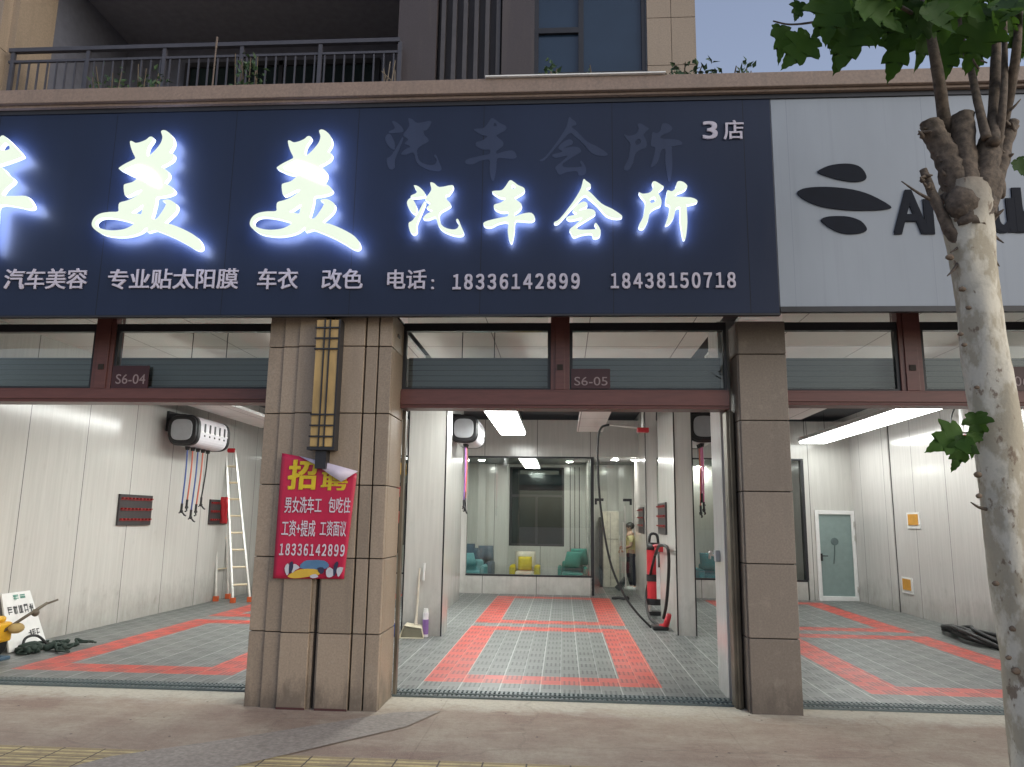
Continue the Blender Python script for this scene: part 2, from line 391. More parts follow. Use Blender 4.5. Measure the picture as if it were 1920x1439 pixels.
def tactile_mat():
    mt, nt, bs = nodes('worn_yellow_tactile')
    g = N(nt, 'ShaderNodeNewGeometry'); sp = N(nt, 'ShaderNodeSeparateXYZ'); nt.links.new(g.outputs['Position'], sp.inputs[0])
    v = scaled_pos(nt, 1, 1, 1); n = noise(nt, v, 5, 6, .7); f = noise(nt, v, 50, 3)
    bar = seam(nt, sp.outputs[1], .072, 0, .036); jt = mth(nt, 'MAXIMUM', seam(nt, sp.outputs[0], .3, .05, .012), seam(nt, sp.outputs[1], .3, .02, .012))
    c = mixc(nt, bar, (0.33, 0.25, 0.13), (0.58, 0.47, 0.23)); c = mixc(nt, ramp(nt, n, .45, .75), c, (0.24, 0.18, 0.12))
    c = mixc(nt, jt, c, (0.10, 0.075, 0.06)); c = mixc(nt, mth(nt, 'MULTIPLY', ramp(nt, f, .5, .8), .4), c, (0.12, .1, .07))
    nt.links.new(c, bs.inputs['Base Color']); bs.inputs['Roughness'].default_value = .8
    bump(nt, bs, bar, .5, .01); return mt
M_tactile = tactile_mat()
def floor_mat():
    mt, nt, bs = nodes('slotted_floor_tiles')
    g = N(nt, 'ShaderNodeNewGeometry'); sp = N(nt, 'ShaderNodeSeparateXYZ'); nt.links.new(g.outputs['Position'], sp.inputs[0])
    x, y = sp.outputs[0], sp.outputs[1]
    X0, Y0, T = -1.42, 8.18, .4
    def rng(v, a, b): return mth(nt, 'MULTIPLY', mth(nt, 'GREATER_THAN', v, a), mth(nt, 'LESS_THAN', v, b))
    red = None
    for cx in (-4.65, -.21, 4.25):
        for (y0, y1) in ((8.18, 12.38), (12.78, 17.2)):
            o = mth(nt, 'MULTIPLY', rng(x, cx-1.21, cx+1.21), rng(y, y0, y1))
            i = mth(nt, 'MULTIPLY', rng(x, cx-.81, cx+.81), rng(y, y0+.4, y1-.4))
            r = mth(nt, 'SUBTRACT', o, i); red = r if red is None else mth(nt, 'MAXIMUM', red, r)
    # slots whose direction alternates in every 20 cm square
    xa = mth(nt, 'SUBTRACT', x, X0); ya = mth(nt, 'SUBTRACT', y, Y0)
    ck = mth(nt, 'MODULO', mth(nt, 'ABSOLUTE', mth(nt, 'ADD', mth(nt, 'FLOOR', mth(nt, 'MULTIPLY', xa, 5)), mth(nt, 'FLOOR', mth(nt, 'MULTIPLY', ya, 5)))), 2)
    fx = mth(nt, 'FRACT', mth(nt, 'MULTIPLY', xa, 1/.05)); fy = mth(nt, 'FRACT', mth(nt, 'MULTIPLY', ya, 1/.05))
    sx = mth(nt, 'GREATER_THAN', fx, .6); sy = mth(nt, 'GREATER_THAN', fy, .6)
    slot = mth(nt, 'ADD', mth(nt, 'MULTIPLY', sx, ck), mth(nt, 'MULTIPLY', sy, mth(nt, 'SUBTRACT', 1, ck)))
    jt = mth(nt, 'MAXIMUM', seam(nt, x, .4, X0-.007, .014), mth(nt, 'MULTIPLY', seam(nt, x, .2, X0-.004, .008), .7))
    jy = mth(nt, 'MULTIPLY', seam(nt, y, .4, Y0-.006, .012), .25)
    jt = mth(nt, 'MAXIMUM', jt, jy)
    n = noise(nt, scaled_pos(nt, 1, 1, 1), 2.2, 6, .65)
    cell = N(nt, 'ShaderNodeTexWhiteNoise'); cell.noise_dimensions = '2D'
    cv = N(nt, 'ShaderNodeCombineXYZ'); nt.links.new(mth(nt, 'FLOOR', mth(nt, 'MULTIPLY', xa, 2.5)), cv.inputs[0]); nt.links.new(mth(nt, 'FLOOR', mth(nt, 'MULTIPLY', ya, 2.5)), cv.inputs[1])
    nt.links.new(cv.outputs[0], cell.inputs['Vector'])
    tone = mth(nt, 'ADD', mth(nt, 'MULTIPLY', ramp(nt, n, .3, .7), .65), mth(nt, 'MULTIPLY', cell.outputs[0], .35))
    grey = mixc(nt, tone, (0.165, 0.171, 0.164), (0.245, 0.25, 0.238)); rd = mixc(nt, tone, (0.56, 0.055, 0.035), (0.70, 0.09, 0.06))
    c = mixc(nt, red, grey, rd); c = mixc(nt, mth(nt, 'MULTIPLY', ck, .36), c, (0.06, 0.065, 0.065)); c = mixc(nt, mth(nt, 'MULTIPLY', slot, .8), c, mixc(nt, red, (0.05, 0.06, 0.06), (0.16, 0.03, 0.03)))
    c = mixc(nt, mth(nt, 'MULTIPLY', jt, .6), c, mixc(nt, red, (0.46, 0.48, 0.46), (0.66, 0.24, 0.18)))
    dirt = noise(nt, scaled_pos(nt, 1, .55, 1), 1.1, 8, .7)
    c = mixc(nt, mth(nt, 'MULTIPLY', ramp(nt, dirt, .55, .8), .26), c, (0.13, 0.125, 0.115))
    nt.links.new(c, bs.inputs['Base Color']); nt.links.new(mth(nt, 'MULTIPLY_ADD', ramp(nt, dirt, .4, .75), -.12, .46), bs.inputs['Roughness'])
    bs.inputs['Specular IOR Level'].default_value = .35
    bump(nt, bs, slot, -.3, .006); return mt
M_floor = floor_mat()
M_lamY = laminate('laminate_wall_side', 'y', 0.75)            # seams along y
M_lamX = laminate('laminate_wall_back', 'x', 0.62)
M_lamPlain = laminate('laminate_column', 'x', 0.62, 60)
M_lamR = laminate('laminate_wall_right', 'y', 1.32, 1.22, (0.60, 0.58, 0.56))
# ------------------------------------------------------------------ the setting
g = MB(); g.quad((-150, -150, 0), (150, -150, 0), (150, 150, 0), (-150, 150, 0))
tag(g.build('ground', M_ground), 'stained brown concrete forecourt in front of the shop', 'pavement', kind='structure')
g = MB(); g.quad((-7, 5.2, .004), (7, 5.2, .004), (7, 5.62, .004), (-7, 5.62, .004))
tag(g.build('tactile_paving', M_tactile), 'worn yellow tactile paving strip across the forecourt', 'paving', kind='structure')
g = MB(); g.raw([(-3.5, 4.7, .008), (-2.7, 4.7, .008), (-1.25, 6.45, .008), (-1.05, 7.0, .008), (-1.45, 6.88, .008), (-2.4, 6.02, .008), (-3.1, 5.45, .008)], [(0, 1, 2, 3, 4, 5, 6)])
tag(g.build('cement_patch', M_cement), 'grey cement patch running diagonally from the big pillar', 'pavement', kind='structure')
g = MB(); g.box(-6.8, 8.6, 7.56, 21.6, -.05, .012)
tag(g.build('floor', M_floor), 'grey slotted plastic tile floor with red bay outlines', 'floor', kind='structure')
# ------------------------------------------------------------------ shop building
B = thing('shop_building', 'single storey row of tiled shop fronts with a brightly lit car wash hall inside', 'building', (0, 7.4, 0))
JZ = [-.02, .64, 1.29, 1.94, 2.60, 3.235, 3.56]
def clad(mb, x0, x1, y0, y1, zs=JZ, gap=.009):
    for a, b in zip(zs[:-1], zs[1:]): mb.box(x0, x1, y0, y1, a+gap/2, b-gap/2)
core = MB().box(-2.79, -1.63, 6.985, 7.48, -.02, 3.56)
pil = core.build('pillar', M_joint, B)
c = MB()
clad(c, -2.800, -2.652, 6.960, 7.49); clad(c, -2.646, -2.500, 6.935, 6.983)
clad(c, -2.490, -2.235, 6.900, 6.984); clad(c, -2.150, -1.862, 6.900, 6.984)
clad(c, -2.235, -2.205, 6.940, 6.984); clad(c, -2.175, -2.150, 6.940, 6.984)
clad(c, -1.846, -1.738, 6.915, 6.984); clad(c, -1.724, -1.604, 6.915, 6.984); clad(c, -1.628, -1.602, 6.987, 7.50)
c.build('stone_cladding', M_tile, pil, bevel=.004)
c = MB(); c.box(-2.49, -2.236, 6.893, 6.899, .0, .018); c.box(-2.149, -1.863, 6.893, 6.899, 0, .018); c.build('base_trim', paint('dark_red_trim', (0.06, 0.02, 0.02), .6), pil)
core = MB().box(1.675, 2.09, 7.27, 7.62, -.02, 3.56); colm = core.build('pillar', M_joint, B)
c = MB(); clad(c, 1.662, 2.105, 7.25, 7.265); clad(c, 1.650, 1.672, 7.268, 7.60); clad(c, 2.093, 2.108, 7.268, 7.6)
c.build('stone_cladding', M_tileplain, colm, bevel=.004)
c = MB(); c.box(-10, 9, 6.97, 7.39, 3.77, 5.60); c.build('facade_wall', M_dkbrown, B)
c = MB(); c.box(-10, 9, 6.66, 7.3, 5.655, 5.80); c.box(-10, 9, 6.70, 7.3, 5.625, 5.652); c.build('cornice', M_cornice, B, bevel=.006)
c = MB(); c.box(-.75, .95, 6.63, 6.9, 5.803, 5.815); c.build('flashing', M_whitep, B)
c = MB(); c.box(-10, 9, 7.31, 22, 5.45, 5.70); c.build('roof', M_cement, B)
# lintels, mullions, transom windows and shutters
bays = [(-7.6, -2.81, -4.81, -4.60), (-1.60, 1.585, -.125, .06), (2.11, 7.0, 3.205, 3.415)]
for k, (x0, x1, m0, m1) in enumerate(bays):
    z0 = 2.775 if k != 1 else 2.73
    b = MB(); b.box(x0, x1, 7.36, 7.56, z0, 2.905); b.box(x0, x1, 7.345, 7.36, z0+.02, 2.885); b.box(x0, x1, 7.35, 7.57, z0-.012, z0-.001)
    b.build('lintel', M_red, B, bevel=.003)
    b = MB(); b.box(m0, m1, 7.38, 7.54, 2.907, 3.765); b.box(m0+.045, m1-.045, 7.365, 7.38, 2.907, 3.765)
    mu = b.build('mullion', M_red, B, bevel=.003)
    xm = (m0+m1)/2; b = MB(); b.box(xm-.028, xm+.028, 7.355, 7.365, 3.10, 3.155); b.build('push_button', M_joint, mu)
    for (a, d) in ((x0, m0), (m1, x1)):
        w = MB(); w.box(a, d, 7.40, 7.47, 3.505, 3.585); w.box(a, a+.03, 7.40, 7.46, 2.907, 3.504); w.box(d-.03, d, 7.40, 7.46, 2.907, 3.504); w.box(a+.03, d-.03, 7.4, 7.46, 2.907, 2.93); w.box(a, d, 7.40, 7.47, 3.72, 3.768)
        fr = w.build('transom_window', M_darkmetal, B)
        p = MB(); p.box(a+.03, d-.03, 7.425, 7.433, 2.93, 3.504); p.box(a+.03, d-.03, 7.425, 7.433, 3.586, 3.72); p.build('pane', M_pane, fr)
    s = MB(); s.box(x0+.02, x1-.02, 7.60, 7.90, 2.92, 3.27); s.build('roller_shutter', M_shutter, B)
b = MB(); b.box(1.56, 1.635, 7.42, 7.58, 0, 2.71); b.box(1.585, 1.61, 7.395, 7.42, 0, 2.71); b.build('shutter_guide_rail', M_pipe, B, bevel=.01)
b = MB(); b.box(-1.6, -1.572, 7.52, 7.6, 0, 2.71); b.build('shutter_guide_rail', M_pipe, B)
b = MB(); b.box(1.565, 1.86, 7.72, 8.22, .0, 3.68); b.build('door_jamb', laminate('jamb_laminate', 'y', 2, 60, (.58, .57, .56), .14), B, bevel=.004)
# hall shell
b = MB(); b.box(-6.95, -6.802, 7.5, 21.5, 0, 4.1); b.build('side_wall', M_lamY, B, label='long left side wall of the hall in glossy pale laminate')
b = MB(); b.box(6.472, 6.6, 7.5, 15.68, 0, 4.1); b.build('side_wall', M_lamR, B, label='right side wall of the hall with yellow sockets')
b = MB(); b.box(6.445, 6.6, 15.70, 21.5, 0, 4.1); b.box(6.452, 6.6, 15.682, 15.698, 0, 4.1); b.build('side_wall', M_lamR, B)
b = MB(); b.box(6.462, 6.47, 15.665, 15.681, .01, 4.0); b.build('corner_trim', M_black, B)
b = MB(); b.box(6.6, 9.2, 12.0, 12.2, 0, 4.1); b.box(8.5, 8.6, 7.5, 12, 0, 4.1); b.build('back_wall', M_lamX, B, label='pale wall of the next bay behind the tree')
b = MB(); b.box(-7, 9.2, 7.62, 21.6, 4.08, 4.2); b.build('ceiling', M_ceil, B)
b = MB(); b.box(-6.8, -2.0, 7.60, 10.8, 3.94, 3.98); b.box(-1.9, 1.8, 7.60, 10.8, 3.94, 3.98); b.box(2.0, 8.4, 7.60, 10.8, 3.94, 3.98); b.build('front_ceiling', M_raft, B)
for (x0, x1, y0, y1) in ((.28, .80, 11.6, 15.7), (-6.25, -5.5, 11.6, 15.4), (3.55, 4.15, 10.9, 13.6)):
    b = MB(); b.box(x0, x1, y0, y1, 3.45, 3.5); b.build('ceiling_raft', M_raft, B)
# interior columns
def icol(x0, x1, y0, y1, trim=True):
    b = MB(); b.box(x0, x1, y0, y1, 0, 4.08); o = b.build('interior_column', M_lamPlain, B)
    t = MB(); w = .012
    t.box(x0-.006, x0+w, y0-.006, y0+w, .01, 4.05); t.box(x1-w, x1+.006, y0-.006, y0+w, .01, 4.05)
    t.build('edge_trim', M_black, o); return o
icol(-2.29, -1.72, 11.2, 11.75); icol(-2.75, -2.13, 14.4, 16.2); icol(1.69, 1.965, 11.85, 13.85)
b = MB(); b.box(1.72, 1.95, 16.2, 18.8, 0, 4.08); o = b.build('partition_wall', M_lamPlain, B); t = MB(); t.box(1.712, 1.726, 16.192, 16.206, .01, 4.05); t.build('edge_trim', M_black, o)
# lounge at the back
b = MB(); b.box(-6.8, .66, 17.7, 17.85, .0, .40); b.box(2.0, 5.37, 17.7, 17.85, 0, .40); b.build('plinth', M_lamX, B)
b = MB(); b.box(-6.8, 1.72, 17.7, 17.85, 3.10, 3.95); b.box(1.95, 6.445, 17.7, 17.85, 3.10, 3.95); b.build('fascia', M_lamX, B)
MB().box(-2.6, -2.2, 17.70, 17.85, .4, 3.1).build('partition_wall', M_lamX, B)
b = MB(); b.box(5.40, 5.582, 17.7, 17.85, 0, 1.96); b.box(5.40, 6.444, 17.7, 17.85, 1.96, 3.1); b.build('partition_wall', M_lamX, B)
for (x0, x1) in ((-6.8, -2.6), (-2.2, .66), (2.0, 5.37)):
    b = MB(); b.box(x0, x1, 17.69, 17.86, .401, .435); b.box(x0, x1, 17.69, 17.86, 3.065, 3.099); b.box(x1-.03, x1+.03, 17.69, 17.86, .436, 3.064)
    f = b.build('glass_partition', M_darkmetal, B); p = MB(); p.box(x0, x1-.03, 17.77, 17.78, .436, 3.064); p.build('pane', M_glass, f)
b = MB(); b.box(.64, .70, 17.7, 17.86, 0, 3.1); b.build('edge_trim', M_darkmetal, B)
b = MB(); b.box(-6.8, .62, 17.87, 20.5, -.05, .014); b.box(2.0, 6.44, 17.87, 20.5, -.05, .014); b.build('lounge_floor', paint('lounge_tiles', (0.4, 0.4, 0.38), .3), B)
b = MB(); b.box(-6.8, 6.44, 17.86, 21.0, 3.12, 3.17); b.build('lounge_ceiling', paint('lounge_ceiling_board', (0.30, 0.30, 0.30), .7), B)
b = MB(); b.box(-6.8, -1.42, 20.5, 20.62, 0, 3.12); b.box(.03, 6.44, 20.5, 20.62, 0, 3.12); b.box(-1.42, .03, 20.5, 20.62, 0, .98); b.box(-1.42, .03, 20.5, 20.62, 3.04, 3.12); b.build('lounge_wall', M_lamX, B)
b = MB(); b.box(.60, .70, 17.95, 20.45, 0, 3.1); b.build('lounge_side_wall', M_lamY, B)
b = MB()
for x in (.18, .3, .42): b.box(x, x+.018, 20.48, 20.5, .42, 3.05)
b.build('wall_trim', M_black, B)
f = MB(); f.box(-1.42, .03, 20.52, 20.58, .98, 1.04); f.box(-1.42, -1.36, 20.52, 20.58, 1.04, 3.0); f.box(-.03, .03, 20.52, 20.58, 1.04, 3.0); f.box(-1.36, -.03, 20.52, 20.58, 2.26, 2.32); f.box(-.73, -.67, 20.52, 20.58, 1.04, 2.26); f.box(-1.42, .03, 20.52, 20.58, 3.0, 3.04)
f = f.build('lounge_window', M_darkmetal, B); p = MB(); p.box(-1.36, -.03, 20.55, 20.56, 1.04, 3.0); p.build('pane', M_darkglass, f)
# glazed corridor door
f = MB(); f.box(.72, 1.56, 17.735, 17.745, .03, 2.99); gd = f.build('glass_door', M_glass, B)
for (xa, xb, xc) in ((.72, .92, .72), (1.36, 1.56, 1.51)):
    p = MB(); p.prism([(xa, 2.10), (xb, 2.10), (xb, 2.16), (xa, 2.16)], 17.72, 17.76); p.box(xc, xc+.05, 17.72, 17.76, 2.02, 2.10); p.build('hinge_clamp', M_darkmetal, gd)
h = MB(); h.tube([(1.36, 17.70, 1.0), (1.36, 17.66, 1.0), (1.36, 17.66, 1.62), (1.36, 17.70, 1.62)], .016, 8); h.tube([(1.40, 17.70, .2), (1.40, 17.70, 2.0)], .012, 8); h.build('handle', M_alu, gd)
# white door with frosted pane
f = MB(); f.box(5.585, 5.665, 17.66, 17.80, .012, 1.955); f.box(6.365, 6.44, 17.66, 17.80, .012, 1.955); f.box(5.665, 6.365, 17.66, 17.8, 1.87, 1.955); f.box(5.665, 6.365, 17.66, 17.8, .012, .11)
dr = f.build('door', M_whitep, B, bevel=.006, label='white framed door with a frosted glass pane'); p = MB(); p.box(5.665, 6.365, 17.70, 17.72, .11, 1.87); p.build('pane', M_frost, dr)
h = MB(); h.box(5.66, 5.70, 17.64, 17.66, .86, 1.02); h.tube([(5.68, 17.64, .97), (5.68, 17.60, .97), (5.80, 17.60, .97)], .011, 6); h.build('handle', M_black, dr)
for z in (.2, 1.3, 1.6): MB().box(6.40, 6.44, 17.63, 17.66, z, z+.12).build('hinge', M_alu, dr)
d = MB(); d.ball((5.99, 17.695, 1.28), .085, 12, 6, 1, .12, 1); d.tube([(5.99, 17.694, 1.2), (5.975, 17.694, 1.0), (5.95, 17.694, .8)], .012, 6); d.build('flower_decal', paint('grey_decal', (0.10, 0.14, 0.14), .6), dr)
# drain edging along the threshold
e = MB(); x = -6.8
e.box(-6.8, -2.8, 7.585, 7.60, .0, .03); e.box(-1.6, 1.56, 7.575, 7.59, 0, .03); e.box(2.11, 8.5, 7.585, 7.60, 0, .03)
for (a, bx) in ((-6.8, -2.8), (-1.6, 1.56), (2.11, 8.5)):
    x = a
    while x < bx-.03:
        e.box(x, x+.022, 7.60, 7.70, .013, .032); e.box(x, x+.022, 7.515, 7.575, .006, .02); x += .044
    e.box(a, bx, 7.50, 7.514, 0, .016); e.box(a, bx, 7.643, 7.655, .0135, .0325); e.box(a, bx, 7.70, 7.712, .013, .032)
e.build('threshold_grating', paint('dark_grating', (0.10, 0.125, 0.125), .5), B)
# ------------------------------------------------------------------ ceiling lights
def led(x0, x1, y0, y1, z, label, mat=None):
    t = thing('ceiling_light', label, 'light', ((x0+x1)/2, (y0+y1)/2, z), 'long LED ceiling lights in the hall')
    f = MB(); f.box(x0-.02, x0, y0, y1, z, z+.07); f.box(x1, x1+.02, y0, y1, z, z+.07); f.box(x0-.02, x1+.02, y0-.02, y0, z, z+.07); f.box(x0-.02, x1+.02, y1, y1+.02, z, z+.07); f.box(x0-.02, x1+.02, y0-.02, y1+.02, z+.07, z+.08)
    f.build('frame', M_whitep, t); d = MB(); d.box(x0, x1, y0, y1, z-.045, z+.03); d.build('diffuser', mat or M_led, t)
    for x in (x0+.05, x1-.05):
        for y in (y0+.2, y1-.2): MB().tube([(x, y, z+.08), (x, y, 4.08)], .006, 6).build('hanger_rod', M_darkmetal, t)
led(-1.30, -.80, 9.0, 15.95, 3.45, 'long white LED panel glowing over the middle bay', M_led)
led(5.22, 5.76, 9.2, 17.3, 3.45, 'longest white LED panel over the right bay beside the tree', M_led_right)
led(-4.75, -4.2, 9.0, 16.0, 3.45, 'white LED panel over the left bay seen mirrored in the laminate wall', M_led_left)
for i, (px, py) in enumerate(((903, 862), (1068, 865), (1153, 861), (1190, 862), (1312, 874))):
    p = atZ(px, py, 3.112)
    lab = ['leftmost small round downlight above the pale blue sofa', 'small round downlight left of the corridor door', 'small round downlight above the corridor door', 'small round downlight tucked beside the right partition', 'small round downlight behind the pink hoses'][i]
    t = thing('downlight', lab, 'light', (p.x, p.y, 3.10), 'round downlights in the lounge ceiling')
    MB().cyl((p.x, p.y, 3.095), (p.x, p.y, 3.118), .10, .09, 16).build('rim', M_whitep, t); MB().cyl((p.x, p.y, 3.088), (p.x, p.y, 3.094), .07, .07, 14).build('lens', M_down, t)
# ------------------------------------------------------------------ apartment building above
T = thing('apartment_building', 'dim brown apartment block set back above the shop row', 'building', (-2, 8.3, 5.7))
b = MB(); b.box(-2.02, -1.55, 8.32, 8.6, 5.7, 15); b.box(-.75, -.36, 8.32, 8.6, 5.7, 15); b.box(-1.55, -.75, 8.32, 8.6, 5.7, 6.78); b.box(-.36, .97, 8.32, 8.6, 5.7, 6.84); b.box(-.36, .97, 8.32, 8.6, 9.5, 15); b.box(-1.55, -.75, 8.5, 8.6, 6.78, 15)
b.build('wall', M_dkbrown, T)
b = MB()
for z in np.arange(5.7, 14.5, .62):
    b.box(.98, 1.262, 8.30, 8.42, z+.004, z+.616); b.box(1.268, 1.55, 8.30, 8.42, z+.004, z+.616)
    for y in np.arange(8.43, 16, .62): b.box(1.50, 1.548, y, y+.614, z+.004, z+.616)
b.build('corner_tiles', M_tile2, T)
b = MB(); b.box(.985, 1.53, 8.425, 16, 5.7, 15); b.build('wall_core', M_joint, T)
b = MB()
for z in np.arange(5.7, 14.5, .8):
    b.box(-7.6, -6.95, 8.1, 8.25, z+.004, z+.796)
b.box(-6.95, -6.86, 8.25, 8.9, 5.7, 15); b.build('pier', M_tile2, T)
b = MB(); b.box(-7.5, -2.03, 10.6, 10.8, 5.7, 15); b.box(-2.08, -2.03, 8.6, 10.6, 5.7, 15); b.box(-7.6, -6.9, 8.9, 10.6, 5.7, 15); b.build('balcony_wall', paint('balcony_render', (0.12, 0.128, 0.17), .8, obj=False), T)  # bluish cast of camera haze is mixed into this wall colour
b = MB(); b.box(-7.5, -2.03, 8.3, 10.6, 9.0, 9.2); b.build('balcony_ceiling', paint('balcony_soffit', (0.26, 0.26, 0.29), .8, obj=False), T)  # unseen slab above the view, added to keep the balcony recess dark
f = MB(); f.box(-5.9, -5.82, 10.52, 10.6, 6.0, 8.6); f.box(-4.4, -4.34, 10.52, 10.6, 6, 8.6); f.box(-2.9, -2.82, 10.52, 10.6, 6.0, 8.6); f.box(-5.82, -2.9, 10.52, 10.6, 8.52, 8.6)
f = f.build('balcony_window', M_darkmetal, T); p = MB(); p.box(-5.82, -2.9, 10.56, 10.57, 6, 8.52); p.build('pane', M_darkglass, f)
f = MB(); f.box(-.36, -.31, 8.33, 8.40, 6.90, 9.5); f.box(.92, .97, 8.33, 8.40, 6.9, 9.5); f.box(-.36, .97, 8.33, 8.40, 6.845, 6.90); f.box(.17, .23, 8.33, 8.40, 6.9, 9.5); f.box(-.31, .17, 8.33, 8.40, 7.42, 7.49)
f.box(-.42, 1.0, 8.26, 8.33, 6.78, 6.842)
f = f.build('window', M_darkmetal, T); p = MB(); p.box(-.31, .92, 8.37, 8.38, 6.9, 9.5); p.build('pane', M_blueglass, f)
l = MB()
for x in np.arange(-1.50, -.80, .135): l.box(x, x+.05, 8.36, 8.44, 6.84, 11)
l.box(-1.55, -.75, 8.34, 8.46, 6.78, 6.838); l.build('louvre', paint('louvre_metal', (0.065, 0.06, 0.065), .5), T)
l = MB(); l.box(-1.9, -.6, 8.2, 8.31, 6.70, 6.76); l.build('ledge', M_dkbrown, T)
R = thing('balcony_railing', 'dark metal balustrade along the first floor balcony', 'railing', (-4.4, 8.2, 6.2))
r = MB(); r.box(-6.86, -1.96, 8.17, 8.23, 7.26, 7.31); r.box(-6.86, -1.96, 8.185, 8.215, 7.12, 7.15); r.box(-6.86, -1.96, 8.185, 8.215, 6.33, 6.36); r.build('rail', paint('railing_metal', (0.055, 0.055, 0.07), .5), R)
M_rail = bpy.data.materials['railing_metal']
for x in np.arange(-6.83, -1.9, .97):
    MB().box(x, x+.045, 8.18, 8.22, 5.71, 7.26).build('post', M_rail, R)
r = MB()
for x in np.arange(-6.72, -2.0, .12): r.box(x, x+.018, 8.192, 8.208, 6.36, 7.12)
o = r.build('balusters', M_rail, R)
# ------------------------------------------------------------------ plants on the roof edge
M_leaf2 = paint('shrub_leaf', (0.035, 0.075, 0.03), .55, var=.45, scale=12)
M_stem = paint('shrub_stem', (0.10, 0.075, 0.05), .8)
M_twig = paint('dry_twig', (0.17, 0.14, 0.11), .9)
def leafblade(mb, c, d, n, L, Wd):
    d = Vector(d).normalized(); n = Vector(n); n = (n - d*n.dot(d)).normalized(); s = d.cross(n)
    c = Vector(c)
    mb.raw([c, c+d*L*.35+s*Wd+n*.12*L, c+d*L, c+d*L*.35-s*Wd+n*.12*L, c+d*L*.4], [(0, 1, 4), (1, 2, 4), (2, 3, 4), (3, 0, 4)])
def rv(a=1.0): return Vector((random.uniform(-a, a), random.uniform(-a, a), random.uniform(-a, a)))
def shrub(label, px0, px1, py0, py1, Y, n, L, dry=False, zb=5.72):
    a = atY(px0, py1, Y); b = atY(px1, py0, Y); cx = (a.x+b.x)/2
    t = thing('roof_plant', label, 'plant', (cx, Y, zb), 'plants growing along the roof edge and balcony')
    st = MB(); lf = MB()
    for k in range(max(4, n//26)):
        tip = Vector((random.uniform(a.x, b.x), Y+random.uniform(-.12, .12), random.uniform((a.z+b.z)/2, b.z)))
        root_ = Vector((cx+(tip.x-cx)*.35, Y, zb)); mid = (root_+tip)/2 + rv(.04)
        pts = catmull([root_, mid, tip], 5); st.tube(pts, [.012*(1-.6*i/len(pts)) for i in range(len(pts))], 5)
        if dry:
            for j in range(3): st.tube([pts[5+j], pts[5+j]+Vector((random.uniform(-.14, .14), rv(.05).y, random.uniform(.06, .16)))], .005, 4)
    if not dry:
        for k in range(n):
            p = Vector((random.uniform(a.x, b.x), Y+random.uniform(-.15, .15), random.uniform(a.z, b.z)))
            u = (p.x-cx)/max(.01, (b.x-a.x)/2); 
            if p.z > a.z+(b.z-a.z)*(1.05-.6*abs(u)**2)*(.7+.3*math.sin(p.x*37)): continue
            leafblade(lf, p, rv()+Vector((0, 0, .3)), rv()+Vector((0, -.6, .5)), L*random.uniform(.6, 1.2), L*.27)
        lf.build('foliage', M_leaf2, t)
    st.build('stem', M_twig if dry else M_stem, t); return t
shrub('dark leafy shrub on the roof edge below the beige corner, the wider of two', 1250, 1352, 118, 156, 6.95, 170, .085)
shrub('small dark tuft on the roof edge standing alone against the sky', 1374, 1412, 122, 152, 6.95, 60, .08)
shrub('small green plant below the left half of the upper window', 1008, 1048, 115, 165, 7.3, 80, .08)
shrub('low faint plant below the right half of the upper window', 1095, 1125, 132, 165, 7.3, 40, .07)
shrub('bushy green plant behind the balcony bars at the middle', 440, 500, 100, 185, 7.9, 170, .08)
shrub('green plant with pale flower stalks behind the balcony bars', 255, 320, 125, 185, 7.9, 130, .08)
shrub('pale loose plant behind the left part of the balcony bars', 175, 250, 120, 185, 8.0, 110, .07)
shrub('bare dry branch on the roof edge at the right end of the balcony', 708, 760, 98, 170, 7.6, 60, .1, True)
a = atY(406, 70, 7.45); s = MB(); s.tube([(a.x, 7.45, 5.70), (a.x+.005, 7.45, a.z-.14)], .009, 7); s.tube([(a.x+.005, 7.45, a.z-.14), (a.x+.008, 7.45, a.z)], .012, 7)
tag(s.build('wooden_stake', paint('bare_wood', (0.13, 0.10, 0.085), .8), loc=(a.x, 7.45, 5.7)), 'thin wooden stake standing up in front of the balcony railing', 'stake')
